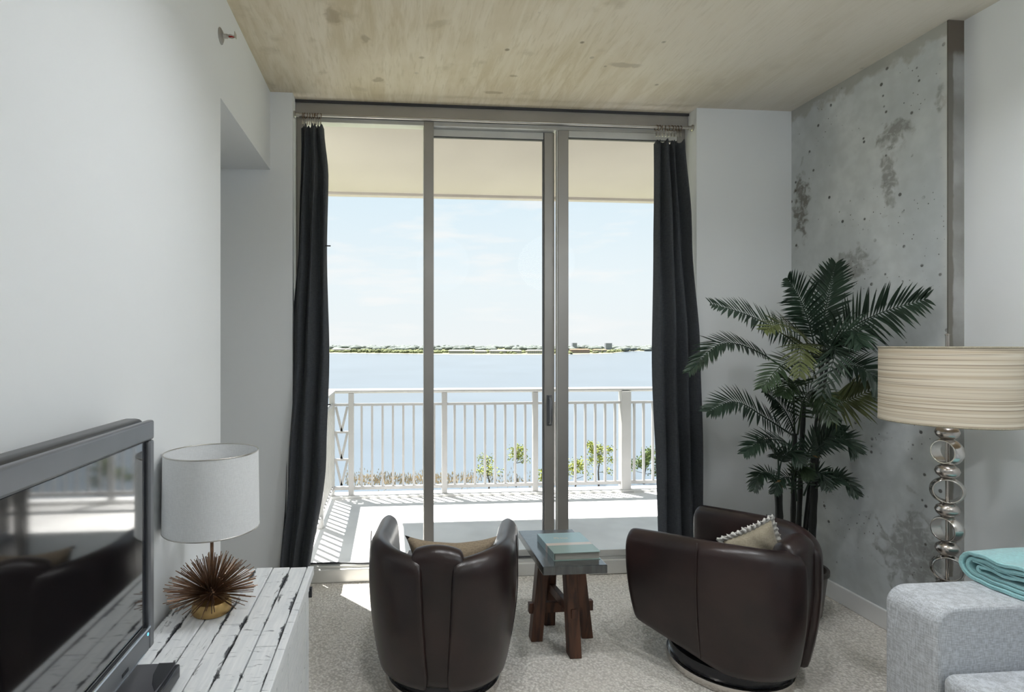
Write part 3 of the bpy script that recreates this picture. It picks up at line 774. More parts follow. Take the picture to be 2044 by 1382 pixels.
# ================================================================== CURTAINS AND ROD
rodz = lambda x: 2.945; RY = 3.475
rod = thing('curtain_rod', 'slim steel curtain rod across the top of the sliding door', 'curtain rod', (.7, RY, 2.945))
MB().tube([(WX0 + .004, RY, 2.945), (WX1 - .004, RY, 2.945)], .009, 10).build('rod', M['rod'], rod, smooth='auto')
for x, d in ((WX0 + .001, 1), (WX1 - .001, -1)):
    MB().lathe([(.022, 0), (.022, .006), (.014, .012), (.014, .03)], (x, RY, 2.945), 16, axis=(d, 0, 0)).build('end_socket', M['rod'], rod, smooth='auto')
def lerp_tab(tab, z):
    for (z0, a), (z1, b) in zip(tab[:-1], tab[1:]):
        if z0 >= z >= z1: u = (z0 - z) / (z0 - z1); u = u * u * (3 - 2 * u); return a + (b - a) * u
    return tab[-1][1] if z < tab[-1][0] else tab[0][1]
def curtain(name, label, xl, xr, ztop_, folds, amp, ytab, nrings, ph, hooks=()):
    t = thing(name, label, 'curtain', ((lerp_tab(xl, .02) + lerp_tab(xr, .02)) / 2, lerp_tab(ytab, .02), .015), group='charcoal curtains')
    NU, NV = 110, 46; mb = MB(); vv = []
    for j in range(NV + 1):
        z = ztop_ + (.018 - ztop_) * j / NV; v = j / NV
        a, b = lerp_tab(xl, z), lerp_tab(xr, z); A = lerp_tab(amp, z)
        for i in range(NU + 1):
            u = i / NU
            uu = u + .018 * math.sin(6.28 * u * 2 + v * 3 + ph)
            x = a + (b - a) * uu + .006 * math.sin(v * 9 + u * 14)
            y = lerp_tab(ytab, z) + A * math.sin(2 * math.pi * folds * uu + ph + 1.4 * v * math.sin(3 * u + ph)) + .35 * A * math.sin(2 * math.pi * folds * .47 * uu + 2 * v)
            zz = z - (.010 * (1 + math.cos(2 * math.pi * nrings * u)) * (1 - min(1, v * 12)) )
            vv.append(Vector((x, y, zz)))
    fs = [(j*(NU+1)+i, j*(NU+1)+i+1, (j+1)*(NU+1)+i+1, (j+1)*(NU+1)+i) for j in range(NV) for i in range(NU)]
    mb.add(vv, fs); mb.build('cloth', M['curtain'], t, smooth=True, solid=.004)
    rx0, rx1 = lerp_tab(xl, ztop_) + .012, lerp_tab(xr, ztop_) - .012
    rg = MB().lathe([(.0165 + .0022 * math.cos(a), .0022 * math.sin(a)) for a in [2*math.pi*k/6 for k in range(6)]], n=18, axis=(1, 0, 0), closed=True)
    base = rg.build('ring', M['bronze'], t, world=False, smooth=True)
    clp = MB().tube([(0, 0, -.017), (0, -.003, -.032)], .0018, 6).box((-.004, -.006, -.056), (.004, .003, -.032)).build('clip', M['rod'], base, world=False)
    for k in range(nrings):
        o = base if k == 0 else copy_obj(base)
        if k: copy_obj(clp, o)
        o.location = Vector((rx0 + (rx1 - rx0) * k / (nrings - 1), RY, 2.9395)) - wloc(t); o.rotation_euler = (0, 0, random.uniform(-.5, .5))
    for px, py, d in hooks:
        p = P(px, py, d); MB().tube([p + Vector((-.03, 0, 0)), p + Vector((.018, 0, 0))], .004, 6).build('tieback_peg', M['cable'], t, smooth='auto')
    return t
def cx_(px, y): d = ray(px, 690); return d.x / d.y * y
curtain('curtain', 'charcoal grey curtain gathered at the left side of the door',
        [(2.90, cx_(600, 3.46)), (2.2, cx_(592, 3.44)), (1.5, cx_(577, 3.38)), (.7, cx_(563, 3.33)), (0, cx_(548, 3.30))],
        [(2.90, cx_(643, 3.46)), (2.55, cx_(652, 3.45)), (2.2, cx_(651, 3.44)), (1.5, cx_(656, 3.42)), (.85, cx_(648, 3.38)), (0, cx_(615, 3.34))],
        2.888, 3.0, [(2.9, .024), (2.4, .034), (1.5, .042), (0, .05)], [(2.9, RY), (2.3, 3.46), (1.5, 3.42), (.7, 3.375), (0, 3.35)], 9, .4, hooks=((654, 491, 3.4), (654, 808, 3.38)))
curtain('curtain', 'charcoal grey curtain gathered at the right side of the door',
        [(2.90, cx_(1309, 3.46)), (2.2, cx_(1306, 3.46)), (1.5, cx_(1304, 3.44)), (.4, cx_(1311, 3.42)), (0, cx_(1318, 3.40))],
        [(2.90, cx_(1364, 3.46)), (2.2, cx_(1378, 3.44)), (1.5, cx_(1392, 3.40)), (.4, cx_(1398, 3.37)), (0, cx_(1405, 3.36))],
        2.860, 3.6, [(2.9, .026), (2.4, .034), (1.5, .038), (0, .042)], [(2.9, RY), (2.3, 3.46), (1.5, 3.41), (.7, 3.385), (0, 3.37)], 9, 2.1)

# ================================================================== DRESSER, TV, TABLE LAMP (left)
DZ = .655; DX0, DX1, DY0, DY1 = -.715, -.300, .10, 2.185
dr = thing('dresser', 'distressed whitewashed plank dresser along the left wall', 'dresser', ((DX0 + DX1) / 2, 1.1, 0))
box((DX0 + .02, DY0 + .02, .06), (DX1 - .03, DY1 - .03, DZ - .036)).build('body', M['ww'], dr)
nb = 6; wb_ = (DX1 - .026 - DX0) / nb
M['ww_top'] = mat_whitewash('whitewashed_top', wb_, DX0 - (DX0 + DX1) / 2)
box((DX0 + .004, DY0 + .004, DZ - .0357), (DX1 - .004, DY1 - .004, DZ - .0345)).build('joint_backing', M['cable'], dr)
for k in range(nb):
    x0 = DX0 + k * wb_
    # each board is split once along its length
    cut = [1.55, 1.98, 1.15, 1.75, 1.35, 1.62][k]
    for y0, y1 in ((DY0, cut - .0015), (cut + .0015, DY1)):
        box((x0 + .0018, y0, DZ - .032 - .001 * (k % 2)), (x0 + wb_ - .0018, y1, DZ - .0015 * (k % 3))).build('top_board', M['ww_top'], dr, bevel=.0025)
box((DX1 - .024, DY0, DZ - .034), (DX1, DY1, DZ)).build('edge_board', M['ww'], dr, bevel=.003)
box((DX1 - .029, DY0 + .02, DZ - .085), (DX1 - .014, DY1 - .02, DZ - .037)).build('apron', M['ww'], dr, bevel=.002)
ny = 24; 
yy = [DY0 + .02 + (DY1 - DY0 - .04) * k / ny for k in range(ny + 1)]
b0 = None
for k in range(ny):
    wdt = yy[1] - yy[0]
    if b0 is None: b0 = box((0, .0015, 0), (.012, wdt - .0015, DZ - .09 - .11)).build('front_plank', M['ww'], dr, world=False, bevel=.0015); o = b0
    else: o = copy_obj(b0)
    o.location = Vector((DX1 - .0295 + .001 * (k % 2), yy[k], .11)) - wloc(dr)
box((DX1 - .029, DY0 + .02, .06), (DX1 - .012, DY1 - .02, .108)).build('plinth', M['ww'], dr, bevel=.002)
for x in (DX0 + .05, DX1 - .08):
    for y in (DY0 + .06, 1.1, DY1 - .08): box((x - .03, y - .03, 0), (x + .03, y + .03, .0595)).build('foot', M['ww'], dr)
kn = MB().lathe([(.006, 0), (.006, .012), (.016, .018), (.016, .026), (.0, .030)], n=16, axis=(1, 0, 0))
k0 = None
for y in (.62, .72, 1.5, 1.6):
    if k0 is None: k0 = kn.build('knob', M['cable'], dr, world=False, smooth='auto'); o = k0
    else: o = copy_obj(k0)
    o.location = Vector((DX1 - .017, y, .40)) - wloc(dr)
hg = box((DX1 - .022, DY1 - .03, .545), (DX1 - .004, DY1 - .012, .58)).build('hinge', M['cable'], dr)

# set-top box first (television stands over it)
tv = thing('television', 'flat television with grey bezel reflecting the balcony, standing on the dresser', 'television', (-.66, .98, DZ))
TX = -.612; TY0, TY1, TZ0, TZ1 = .44, 1.488, .742, 1.325
cab_ = box((TX - .078, TY0 + .004, TZ0 + .02), (TX - .0205, TY1 - .004, TZ1 + .006)); cab_.build('back_shell', M['bezel_dark'], tv, bevel=.018, seg=4)
bz = .050
def bezel(a, b, nm='bezel'): return box(a, b).build(nm, M['bezel'], tv, bevel=.006, seg=3)
bezel((TX - .020, TY0, TZ1 - bz), (TX, TY1, TZ1)); bezel((TX - .020, TY1 - .028, TZ0), (TX, TY1, TZ1 - bz - .0005))
bezel((TX - .020, TY0, TZ0), (TX, TY0 + .028, TZ1 - bz - .0005)); bezel((TX - .020, TY0 + .0285, TZ0), (TX, TY1 - .0285, TZ0 + .058), 'speaker_bar')
box((TX - .0005, TY0 + .03, TZ0 + .0585), (TX + .003, TY1 - .03, TZ0 + .064)).build('silver_strip', M['silver'], tv)
box((TX - .001, TY0 + .20, TZ0 + .004), (TX + .0015, TY1 - .06, TZ0 + .008)).build('silver_strip', M['silver'], tv)
sc_ = box((TX - .0195, TY0 + .029, TZ0 + .0645), (TX - .010, TY1 - .029, TZ1 - bz - .0005)).build('screen_border', M['black'], tv)
box((TX - .0098, TY0 + .065, TZ0 + .066), (TX - .0085, TY1 - .052, TZ1 - bz - .003)).build('screen', M['screen'], tv)
M['led'] = mat_emit('blue_led', (.15, .6, .9), 1.2)
MB().lathe([(.004, -.002), (.004, .001), (0, .0025)], (TX, TY1 - .04, TZ0 + .046), 10, axis=(1, 0, 0)).build('power_light', M['led'], tv)
box((TX + .0002, TY1 - .175, TZ0 + .016), (TX + .0012, TY1 - .145, TZ0 + .024)).build('sensor_window', M['black'], tv)
box((-.668, .80, DZ + .016), (-.64, 1.10, TZ0 + .06)).build('stand_neck', M['black'], tv, bevel=.004)
box((-.705, .72, DZ), (-.575, 1.18, DZ + .016)).build('stand_foot', M['black'], tv, bevel=.006, seg=3)
sx = thing('media_box', 'flat dark grey media box on the dresser below the television', 'media box', (-.58, 1.34, DZ))
M['boxgrey'] = plain('media_box_grey', (.085, .085, .095), .3, .1, .5, var=.06)
box((-.690, 1.215, DZ), (-.556, 1.482, DZ + .040)).build('body', M['boxgrey'], sx, bevel=.004, seg=3)
box((-.5558, 1.220, DZ + .003), (-.544, 1.478, DZ + .0385)).build('front_panel', M['black'], sx, bevel=.004, seg=3)
pn = MB(); pts2 = [(-.556, 1.40), (-.556, 1.48), (-.598, 1.48), (-.592, 1.43), (-.578, 1.39), (-.560, 1.36)]
pn.loops([[Vector((x, y, DZ + .0402)) for x, y in pts2], [Vector((x, y, DZ + .0408)) for x, y in pts2]]).build('dark_inset', M['black'], sx)
M['mark'] = plain('pale_print', (.55, .55, .58), .6, var=.05)
for k in range(4):
    y = 1.335 - k * .017
    mk = MB().bar((-.612, y, DZ + .0404), (-.605, y + .006, DZ + .0404), .0022, .0006).bar((-.605, y + .006, DZ + .0404), (-.601, y - .001, DZ + .0404), .0022, .0006)
    mk.build('letter_mark', M['mark'], sx)

# table lamp
lx, ly = -.580, 1.845
tl = thing('table_lamp', 'table lamp with white drum shade and copper spike burst base on the dresser', 'lamp', (lx, ly, DZ))
MB().lathe([(.0, 0), (.058, 0), (.061, .006), (.060, .030), (.054, .038), (.030, .042), (.0, .044)], (lx, ly, DZ), 32).build('base', M['gold'], tl, smooth='auto')
MB().tube([(lx, ly, DZ + .038), (lx, ly, 1.00)], .0055, 10).build('stem', M['copper'], tl, smooth='auto')
sp = MB(); rr = random.Random(11); C0 = Vector((lx, ly, DZ + .058))
sp.lathe([(.0, -.026), (.02, -.02), (.028, 0), (.02, .02), (0, .026)], C0, 14)
N = 270
for k in range(N):
    zc_ = -.12 + 1.12 * (k + .5) / N; a = k * 2.399963 + rr.uniform(-.2, .2); r_ = math.sqrt(max(0, 1 - zc_ * zc_))
    d = Vector((r_ * math.cos(a), r_ * math.sin(a), zc_)).normalized(); ln = rr.uniform(.135, .158) * (1 - .18 * max(0, zc_))
    if zc_ < .1: ln *= .95
    e_ = C0 + d * ln
    if e_.x < XL + .012: e_ = C0 + d * (ln * (C0.x - XL - .012) / (C0.x - e_.x))
    sp.tube([C0 + d * .015, e_], [.0018, .0013], 4)
sp.build('wire_spikes', M['copper'], tl, kind='stuff')
sh0, sh1, rs = .928, 1.172, .1475
sd = MB().lathe([(rs, sh0), (rs - .003, sh1), (rs - .0055, sh1), (rs - .0025, sh0)], (lx, ly, 0), 64, closed=True).build('shade', M['shade_white'], tl, smooth='auto')
for z, r_ in ((sh0, rs), (sh1, rs - .003)):
    MB().lathe([(r_ - .001 + .0022 * math.cos(a), z + .0022 * math.sin(a)) for a in [2*math.pi*k/6 for k in range(6)]], (lx, ly, 0), 64, closed=True).build('rim', M['rod'], sd, smooth=True)
for k in range(3):
    a = 2.1 * k + .4; MB().tube([(lx, ly, .995), (lx + (rs - .006) * math.cos(a), ly + (rs - .006) * math.sin(a), .995)], .0015, 6).build('shade_spoke', M['rod'], tl)
MB().lathe([(.0, .96), (.015, .965), (.016, 1.0), (.022, 1.03), (.026, 1.06), (.018, 1.09), (0, 1.10)], (lx, ly, 0), 20).build('bulb', M['trim'], tl, smooth=True)

# ================================================================== FLOOR LAMP (right)
fl_t = 2.32; b_ = P(1891, 900, fl_t); fx, fy = b_.x, b_.y
fl = thing('floor_lamp', 'floor lamp with stacked metal rings and beads under a striped beige drum shade', 'lamp', (fx, fy, 0))
MB().lathe([(0, 0), (.14, 0), (.145, .006), (.145, .016), (.05, .026), (.02, .04), (0, .04)], (fx, fy, 0), 40).build('base', M['nickel'], fl, smooth='auto')
MB().tube([(fx, fy, .038), (fx, fy, 1.56)], .0065, 12).build('pole', M['nickel'], fl, smooth='auto')
MB().tube([(fx, fy, 1.56), (fx, fy, 1.566)], [.010, .004], 10).build('finial', M['nickel'], fl, smooth=True)
vd = Vector((fx, fy, 0)).normalized()
def yaw(v, a): c, s_ = math.cos(a), math.sin(a); return Vector((v.x * c - v.y * s_, v.x * s_ + v.y * c, 0))
z = 1.150; k = 0
beadp = [(.007, -.029), (.024, -.026), (.037, -.015), (.042, 0), (.037, .015), (.024, .026), (.007, .029)]
bead0 = None; ring0 = None
while z > .09:
    if bead0 is None: bead0 = MB().lathe(beadp, n=28).build('bead', M['nickel'], fl, world=False, smooth=True); o = bead0
    else: o = copy_obj(bead0)
    o.location = Vector((fx, fy, z)) - wloc(fl)
    zr_ = z - .0815
    if zr_ > .10:
        pr = [(.049, -.026), (.056, -.014), (.0585, 0), (.056, .014), (.049, .026), (.0445, .026), (.0455, 0), (.0445, -.026)]
        if ring0 is None: ring0 = MB().lathe(pr, n=44, axis=(0, 1, 0), closed=True).build('ring', M['chrome'], fl, world=False, smooth='auto', bevel=.001); o = ring0
        else: o = copy_obj(ring0)
        o.location = Vector((fx, fy, zr_)) - wloc(fl)
        va = math.atan2(vd.y, vd.x) - math.pi / 2
        o.rotation_euler = (0, 0, va + (R(-36) if k % 2 == 0 else R(4)))
    z -= .163; k += 1
s0_, s1_, rS = 1.197, 1.508, .228
sd = MB().lathe([(rS + .002, s0_), (rS, s1_), (rS - .003, s1_), (rS - .001, s0_)], (fx, fy, 0), 72, closed=True).build('shade', M['stripe'], fl, smooth='auto')
for z in (s0_, s1_): MB().lathe([(rS + .0005 + .003 * math.cos(a), z + .004 * math.sin(a)) for a in [2*math.pi*k/6 for k in range(6)]], (fx, fy, 0), 72, closed=True).build('rim', M['pillow'], sd, smooth=True)
for k in range(3):
    a = 2.094 * k + .2; MB().tube([(fx, fy, 1.48), (fx + (rS - .002) * math.cos(a), fy + (rS - .002) * math.sin(a), 1.49)], .002, 6).build('shade_spoke', M['nickel'], fl)
MB().lathe([(.0, 1.27), (.016, 1.275), (.017, 1.31), (.026, 1.34), (.030, 1.37), (.02, 1.405), (0, 1.415)], (fx + .04, fy, 0), 20).build('bulb', M['trim'], fl, smooth=True)

# ================================================================== SOFA AND THROW
sf = thing('sofa', 'light grey tweed sofa along the right white wall', 'sofa', (2.27, .75, 0))
SX0, SX1, SY1 = 1.855, 2.690, 1.930
def rbox(a, b, nm, m, r, seg=5): return box(a, b).build(nm, m, sf, bevel=r, seg=seg)
def arm(y0, y1):
    # slab arm with a large rounded front-top edge
    prof = [(SX0, .06)]
    for k in range(9):
        a = math.pi - math.pi / 2 * k / 8; prof.append((SX0 + .075 + .075 * math.cos(a), .62 - .065 + .065 * math.sin(a)))
    prof += [(SX1 - .02, .62), (SX1, .60), (SX1, .06)]
    L = [[Vector((x, y, z)) for x, z in prof] for y in (y0, y1)]
    return MB().loops(L).build('arm', M['sofa'], sf, bevel=.014, seg=4)
arm(1.730, SY1)
arm(-.50, -.30)
for y in (1.7285, ):
    pp = [(SX0 + .008, .10)] + [(SX0 + .083 + .075 * math.cos(math.pi - math.pi/2*k/8), .612 - .065 + .065 * math.sin(math.pi - math.pi/2*k/8)) for k in range(9)] + [(SX1 - .02, .612)]
    MB().tube([(x, y + .006, z) for x, z in pp], .0035, 6).build('piping', M['sofa'], sf, smooth=True)
rbox((SX0 + .03, -.295, .06), (SX1 - .01, 1.727, .27), 'seat_base', M['sofa'], .015)
for y0, y1 in ((-.29, .713), (.719, 1.722)):
    mb = MB(); NX = 10; L = []
    o = box((SX0 - .005, y0, .275), (2.46, y1, .415)).build('seat_cushion', M['sofa'], sf, bevel=.04, seg=5)
    box((2.40, y0 + .02, .42), (2.55, y1 - .02, .80)).build('back_cushion', M['sofa'], sf, bevel=.05, seg=5)
rbox((2.50, -.295, .275), (SX1 - .005, 1.727, .76), 'backrest', M['sofa'], .03)
for x in (SX0 + .06, SX1 - .06):
    for y in (-.44, 1.87): MB().lathe([(.022, 0), (.03, .06)], (x, y, 0), 16).build('leg', M['cable'], sf, smooth='auto')
th = thing('throw_blanket', 'folded teal throw blanket lying on the sofa arm', 'blanket', (2.42, 1.83, .622))
yN = 1.965
def fold(yn, ynear, zlo, zhi, thick, x0, x1, droop=0.0):
    zc = (zlo + zhi) / 2; r_ = (zhi - zlo) / 2 - thick / 2; cen = []
    for k in range(9): y = ynear + (yn - r_ - ynear) * k / 8; cen.append((y, zhi - thick / 2 + .004 * math.sin(k * 1.3) - droop * (1 - k / 8) ** 2))
    for k in range(1, 8): a = math.pi / 2 - math.pi * k / 8; cen.append((yn - r_ + r_ * math.cos(a), zc + r_ * math.sin(a)))
    for k in range(9): y = yn - r_ + (ynear - yn + r_) * k / 8; cen.append((y, zlo + thick / 2 + .0015 * math.sin(k * 1.7)))
    up, dn = [], []
    for i, (y, z) in enumerate(cen):
        y1_, z1_ = cen[min(i+1, len(cen)-1)]; y0_, z0_ = cen[max(i-1, 0)]; d = Vector((y1_ - y0_, z1_ - z0_)).normalized(); n = Vector((-d.y, d.x)) * thick / 2
        up.append((y + n.x, z + n.y)); dn.append((y - n.x, z - n.y))
    ring = up + dn[::-1]
    return MB().loops([[Vector((x0 + (x1 - x0) * k / 6 + .006 * math.sin(k * 2 + p[0] * 30), p[0], p[1] + .004 * math.sin(k * 1.1 + p[0] * 9) * (1 if p[1] > .66 else 0))) for p in ring] for k in range(7)])
fold(yN, 1.735, .6225, .735, .014, 2.20, 2.64).build('outer_fold', M['throw'], th, smooth='auto', bevel=.003)
fold(yN - .018, 1.735, .639, .716, .012, 2.207, 2.63).build('inner_fold', M['throw'], th, smooth='auto', bevel=.003)
fold(yN - .050, 1.735, .654, .690, .011, 2.215, 2.62).build('inner_fold', M['throw'], th, smooth='auto', bevel=.003)
fold(yN - .035, 1.735, .692, .7025, .004, 2.212, 2.62).build('inner_fold', M['throw'], th, smooth='auto')

# ================================================================== PALM
pb = P(1588, 1000, 3.12); pxb, pyb = pb.x, pb.y
pm = thing('potted_palm', 'tall artificial palm with black canes standing in the corner behind the right chair', 'plant', (pxb, pyb, 0))
MB().lathe([(0, 0), (.11, 0), (.125, .02), (.15, .24), (.16, .25), (.16, .27), (.145, .27), (.14, .235), (0, .235)], (pxb, pyb, 0), 36).build('pot', M['pot'], pm, smooth='auto')
MB().lathe([(0, .2352), (.138, .2352), (.12, .245), (0, .252)], (pxb, pyb, 0), 24).build('moss', M['soil'], pm, smooth=True)
def cat(p0, p1, p2, p3, u):
    return .5 * ((2*p1) + (p2-p0)*u + (2*p0-5*p1+4*p2-p3)*u*u + (3*p1-p0-3*p2+p3)*u**3)
def spline(pts, n):
    pts = [Vector(p) for p in pts]; ext = [pts[0]*2-pts[1]] + pts + [pts[-1]*2-pts[-2]]; out = []; m = len(pts) - 1
    for k in range(n + 1):
        q = k / n * m; i = min(int(q), m - 1); out.append(cat(ext[i], ext[i+1], ext[i+2], ext[i+3], q - i))
    return out
def cane(px0, px1, ytop_, t0, t1, tan=None, r_=.019):
    top = P(px1, ytop_, t1); bot = P(px0, 1000, t0); bot = Vector((pxb + (bot.x - pxb) * .8, pyb + (bot.y - pyb) * .8, .24))
    n = 14; pts = [bot.lerp(top, k / n) for k in range(n + 1)]
    rr_ = [r_ * (1.0 + (.10 if k % 3 == 0 else 0)) for k in range(n + 1)]
    c = MB().tube(pts, rr_, 10).build('cane', M['stem_black'], pm, smooth='auto')
    if tan:
        a, b = top.lerp(bot, -.02), top.lerp(bot, tan); MB().tube([a, a.lerp(b, .5), b], [r_ * .95, r_ * 1.25, r_ * 1.2], 10).build('husk', M['stem_tan'], c, smooth='auto')
cane(1553, 1553, 962, 3.0, 3.0, .06, .018); cane(1626, 1628, 908, 3.12, 3.12, .02, .018)
cane(1580, 1586, 866, 3.18, 3.14, None, .013); cane(1592, 1604, 800, 3.22, 3.2, None, .013)
cane(1600, 1646, 690, 3.22, 3.2, None, .008); cane(1606, 1654, 700, 3.28, 3.25, None, .008)
SEED = [0]
def frond(pts, L, mat, stem=0, n=30, fan=.9, face=.6, droop=.12, wl_=.0074):
    """pts: (px, py, forward distance). stem: bare fraction at the base"""
    SEED[0] += 1; rr = random.Random(SEED[0] * 17)
    P3 = spline([P(*p) for p in pts], 40); mb = MB(); cd = Vector((0, 0, H)) - P3[20]; cd.normalize()
    up = Vector((0, 0, 1))
    def at(u):
        q = u * 40; i = min(int(q), 39); return P3[i].lerp(P3[i+1], q - i), (P3[min(i+2, 40)] - P3[max(i-1, 0)]).normalized()
    for k in range(n):
        u = stem + (1 - stem) * (k + .5) / n; p, T = at(u); v = (u - stem) / (1 - stem)
        N_ = (cd * face + up * (1 - face)); N_ = (N_ - T * N_.dot(T)).normalized(); S = T.cross(N_)
        ang = R(64) * (1 - v) + R(34) * v; ang *= fan
        Lk = L * (math.sin(math.pi * (.14 + .80 * v)) ** .7) * rr.uniform(.88, 1.1)
        for sg in (1, -1):
            d = (T * math.cos(ang) + S * sg * math.sin(ang) + N_ * .18).normalized()
            d = (d + Vector((rr.gauss(0, .05), rr.gauss(0, .05), rr.gauss(0, .05)))).normalized()
            e = []
            for j in range(5):
                x = j / 4; e.append(p + d * Lk * x - up * droop * Lk * x * x * (1.6 if d.z < .3 else .8))
            wid = d.cross(N_).normalized(); ww = [.35, 1, .95, .6, .04]
            A = [e[j] + wid * wl_ * ww[j] for j in range(5)]; B = [e[j] - wid * wl_ * ww[j] for j in range(5)]; Cn = [e[j] - N_ * wl_ * .45 * ww[j] for j in range(5)]
            mb.loops([A, Cn, B], cap=False, closed=False)
    for v_ in mb.v:
        if v_.x > XC - .012: v_.x = XC - .012
    f = mb.build('frond', mat, pm, smooth=True)
    MB().tube(P3[::4], [.0052 - .0042 * k / 10 for k in range(11)], 6).build('rachis', mat, f, smooth=True)
D, G, Y = M['leaf1'], M['leaf2'], M['leaf3']
t = 3.15
frond([(1636, 720, t), (1644, 640, t), (1656, 580, t - .02), (1668, 528, t - .06)], .16, D, .18, 28)
frond([(1632, 715, t), (1616, 650, t - .05), (1598, 600, t - .1), (1572, 556, t - .16)], .17, D, .2, 28)
frond([(1640, 720, t), (1680, 668, t - .12), (1750, 628, t - .32), (1848, 597, t - .55)], .205, D, .1, 36, 1.0, .75)
frond([(1626, 722, t), (1570, 672, t - .1), (1500, 632, t - .2), (1418, 606, t - .3)], .15, D, .18, 34)
frond([(1610, 770, t), (1520, 706, t - .08), (1440, 686, t - .14), (1376, 742, t - .18)], .12, D, .28, 32, 1.0, .45)
frond([(1628, 720, t), (1600, 668, t - .2), (1560, 648, t - .34), (1525, 660, t - .42)], .13, Y, .15, 24)
frond([(1622, 760, t), (1596, 724, t - .25), (1560, 730, t - .4), (1520, 775, t - .5)], .13, G, .15, 24)
frond([(1630, 760, t), (1612, 700, t - .25), (1600, 690, t - .4), (1596, 752, t - .55)], .14, Y, .15, 24)
frond([(1640, 730, t), (1650, 700, t - .2), (1668, 700, t - .3), (1640, 790, t - .42)], .15, D, .1, 26)
frond([(1636, 740, t), (1640, 690, t - .15), (1700, 660, t - .3), (1720, 690, t - .4)], .15, D, .15, 26)
frond([(1640, 780, t), (1662, 800, t - .1), (1700, 796, t - .18), (1764, 766, t - .28)], .17, Y, .1, 26, 1.05, .8)
frond([(1650, 745, t), (1690, 730, t - .15), (1730, 740, t - .25), (1766, 780, t - .3)], .13, D, .15, 24)
frond([(1586, 872, t), (1530, 836, t - .08), (1468, 802, t - .14), (1412, 822, t - .18)], .14, D, .15, 32, 1.0, .55)
frond([(1588, 870, t), (1572, 830, t - .1), (1550, 800, t - .15), (1524, 780, t - .2)], .15, D, .1, 26)
frond([(1586, 868, t), (1584, 800, t - .15), (1582, 760, t - .3), (1560, 790, t - .42)], .13, G, .3, 22)
frond([(1592, 868, t), (1604, 800, t - .12), (1630, 780, t - .25), (1660, 840, t - .38)], .14, G, .15, 26)
frond([(1590, 900, t), (1560, 880, t - .15), (1520, 880, t - .25), (1486, 905, t - .3)], .11, D, .15, 24)
frond([(1600, 930, t), (1622, 888, t - .05), (1648, 868, t - .1), (1676, 850, t - .14)], .12, D, .12, 22)
frond([(1610, 920, t), (1640, 890, t - .1), (1682, 876, t - .18), (1710, 902, t - .22)], .11, D, .15, 24)
frond([(1553, 965, 3.0), (1553, 915, 3.0), (1540, 890, 2.95), (1512, 880, 2.9)], .09, D, .3, 18)
frond([(1553, 965, 3.0), (1560, 920, 3.0), (1580, 900, 2.95), (1600, 925, 2.9)], .09, D, .3, 18)
frond([(1556, 966, 3.0), (1535, 945, 2.97), (1516, 948, 2.94), (1504, 978, 2.92)], .075, D, .1, 18)
frond([(1580, 985, 3.1), (1588, 940, 3.05), (1600, 930, 3.0), (1616, 955, 2.95)], .08, G, .2, 18)
frond([(1628, 975, 3.1), (1650, 960, 3.05), (1682, 956, 3.0), (1712, 988, 2.95)], .085, D, .1, 22)
frond([(1590, 1000, 3.1), (1584, 960, 3.05), (1560, 955, 3.0), (1545, 985, 2.95)], .08, D, .15, 18)
frond([(1604, 990, 3.12), (1622, 950, 3.1), (1640, 945, 3.05), (1652, 975, 3.0)], .08, D, .15, 18)

# ================================================================== FILL LIGHTS ADDED OUT OF VIEW TO BRIGHTEN THE ROOM
M['globe'] = mat_emit('fill_glow', (.86, .94, 1.0), LAMP); M['globe2'] = mat_emit('fill_glow_brighter', (.86, .94, 1.0), LAMP * 2.1)
def fill_globe(x, y, label, m):
    r_ = .36; zc = 2.60
    t_ = thing('fill_lantern', label, 'added fill light', (x, y, zc - r_), group='added round fill lights')
    MB().lathe([(0, ZC - .03), (.055, ZC - .03), (.06, ZC - .02), (.06, ZC)], (x, y, 0), 24).build('canopy', M['rod'], t_, smooth='auto')
    MB().tube([(x, y, zc + r_ - .02), (x, y, ZC - .028)], .004, 8).build('cord', M['cable'], t_)
    pr = [(r_ * math.sin(math.pi * k / 16), zc - r_ * math.cos(math.pi * k / 16)) for k in range(17)]
    MB().lathe(pr, (x, y, 0), 32).build('glow_globe', m, t_, smooth=True)
fill_globe(.70, -.15, 'added out-of-view round fill light over the left half of the room', M['globe'])
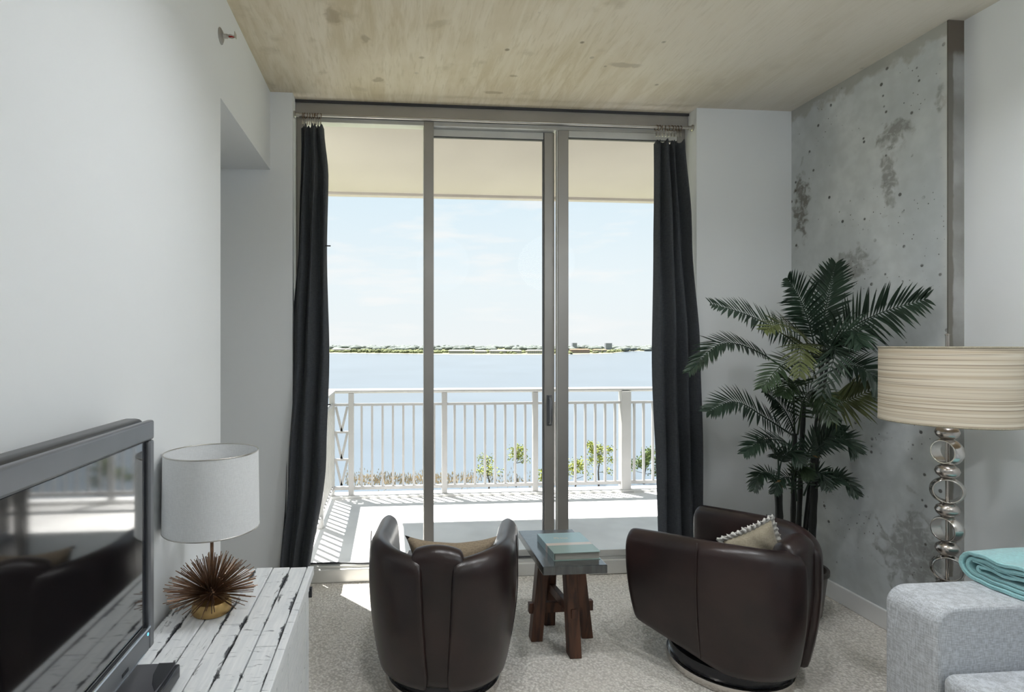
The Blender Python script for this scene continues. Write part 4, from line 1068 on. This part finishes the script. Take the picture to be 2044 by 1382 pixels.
fill_globe(2.05, .05, 'added out-of-view round fill light over the sofa side of the room', M['globe2'])
# surface-mounted cans, added unseen as fill for the floor and chairs
M['fill_can'] = mat_emit('fill_can_glow', (.94, .97, 1.0), FILL_DOWN)
for x, lab in ((.15, 'left of three added out-of-view fill downlights on the concrete ceiling'), (1.05, 'middle of three added out-of-view fill downlights on the concrete ceiling'), (1.95, 'right of three added out-of-view fill downlights on the concrete ceiling')):
    y = 1.60; t_ = thing('fill_downlight', lab, 'added fill light', (x, y, ZC - .14), group='added fill downlights')
    MB().lathe([(.088, ZC - .14), (.095, ZC - .14), (.095, ZC), (.0, ZC), (.0, ZC - .01), (.088, ZC - .01)], (x, y, 0), 28, closed=True).build('housing', M['trim'], t_, smooth='auto')
    MB().lathe([(0, ZC - .090), (.086, ZC - .090), (.086, ZC - .084), (0, ZC - .084)], (x, y, 0), 28).build('lens', M['fill_can'], t_)

# ================================================================== SPRINKLER ON THE LEFT WALL
q = ray(440, 72); tt = XL / q.x; sp0 = P(440, 72, tt)
spk = thing('fire_sprinkler', 'sidewall fire sprinkler head high on the left wall', 'sprinkler', tuple(sp0))
MB().lathe([(.0, .0), (.034, .0), (.034, .003), (.022, .010), (.0, .012)], sp0, 24, axis=(1, 0, 0)).build('escutcheon', M['alu'], spk, smooth='auto')
MB().lathe([(.010, .012), (.010, .03), (.006, .034), (0, .036)], sp0, 14, axis=(1, 0, 0)).build('body', M['rod'], spk, smooth='auto')
for s_ in (-1, 1): MB().tube([sp0 + Vector((.028, s_ * .008, 0)), sp0 + Vector((.045, s_ * .014, 0)), sp0 + Vector((.062, s_ * .004, 0))], .0025, 6).build('frame_arm', M['rod'], spk, smooth=True)
M['redglass'] = plain('red_bulb', (.35, .02, .015), .15, 0, .5, var=.05)
MB().tube([sp0 + Vector((.034, 0, 0)), sp0 + Vector((.058, 0, 0))], .0035, 8).build('bulb', M['redglass'], spk, smooth=True)
box(sp0 + Vector((.062, -.014, -.003)), sp0 + Vector((.064, .014, .016))).build('deflector', M['rod'], spk)
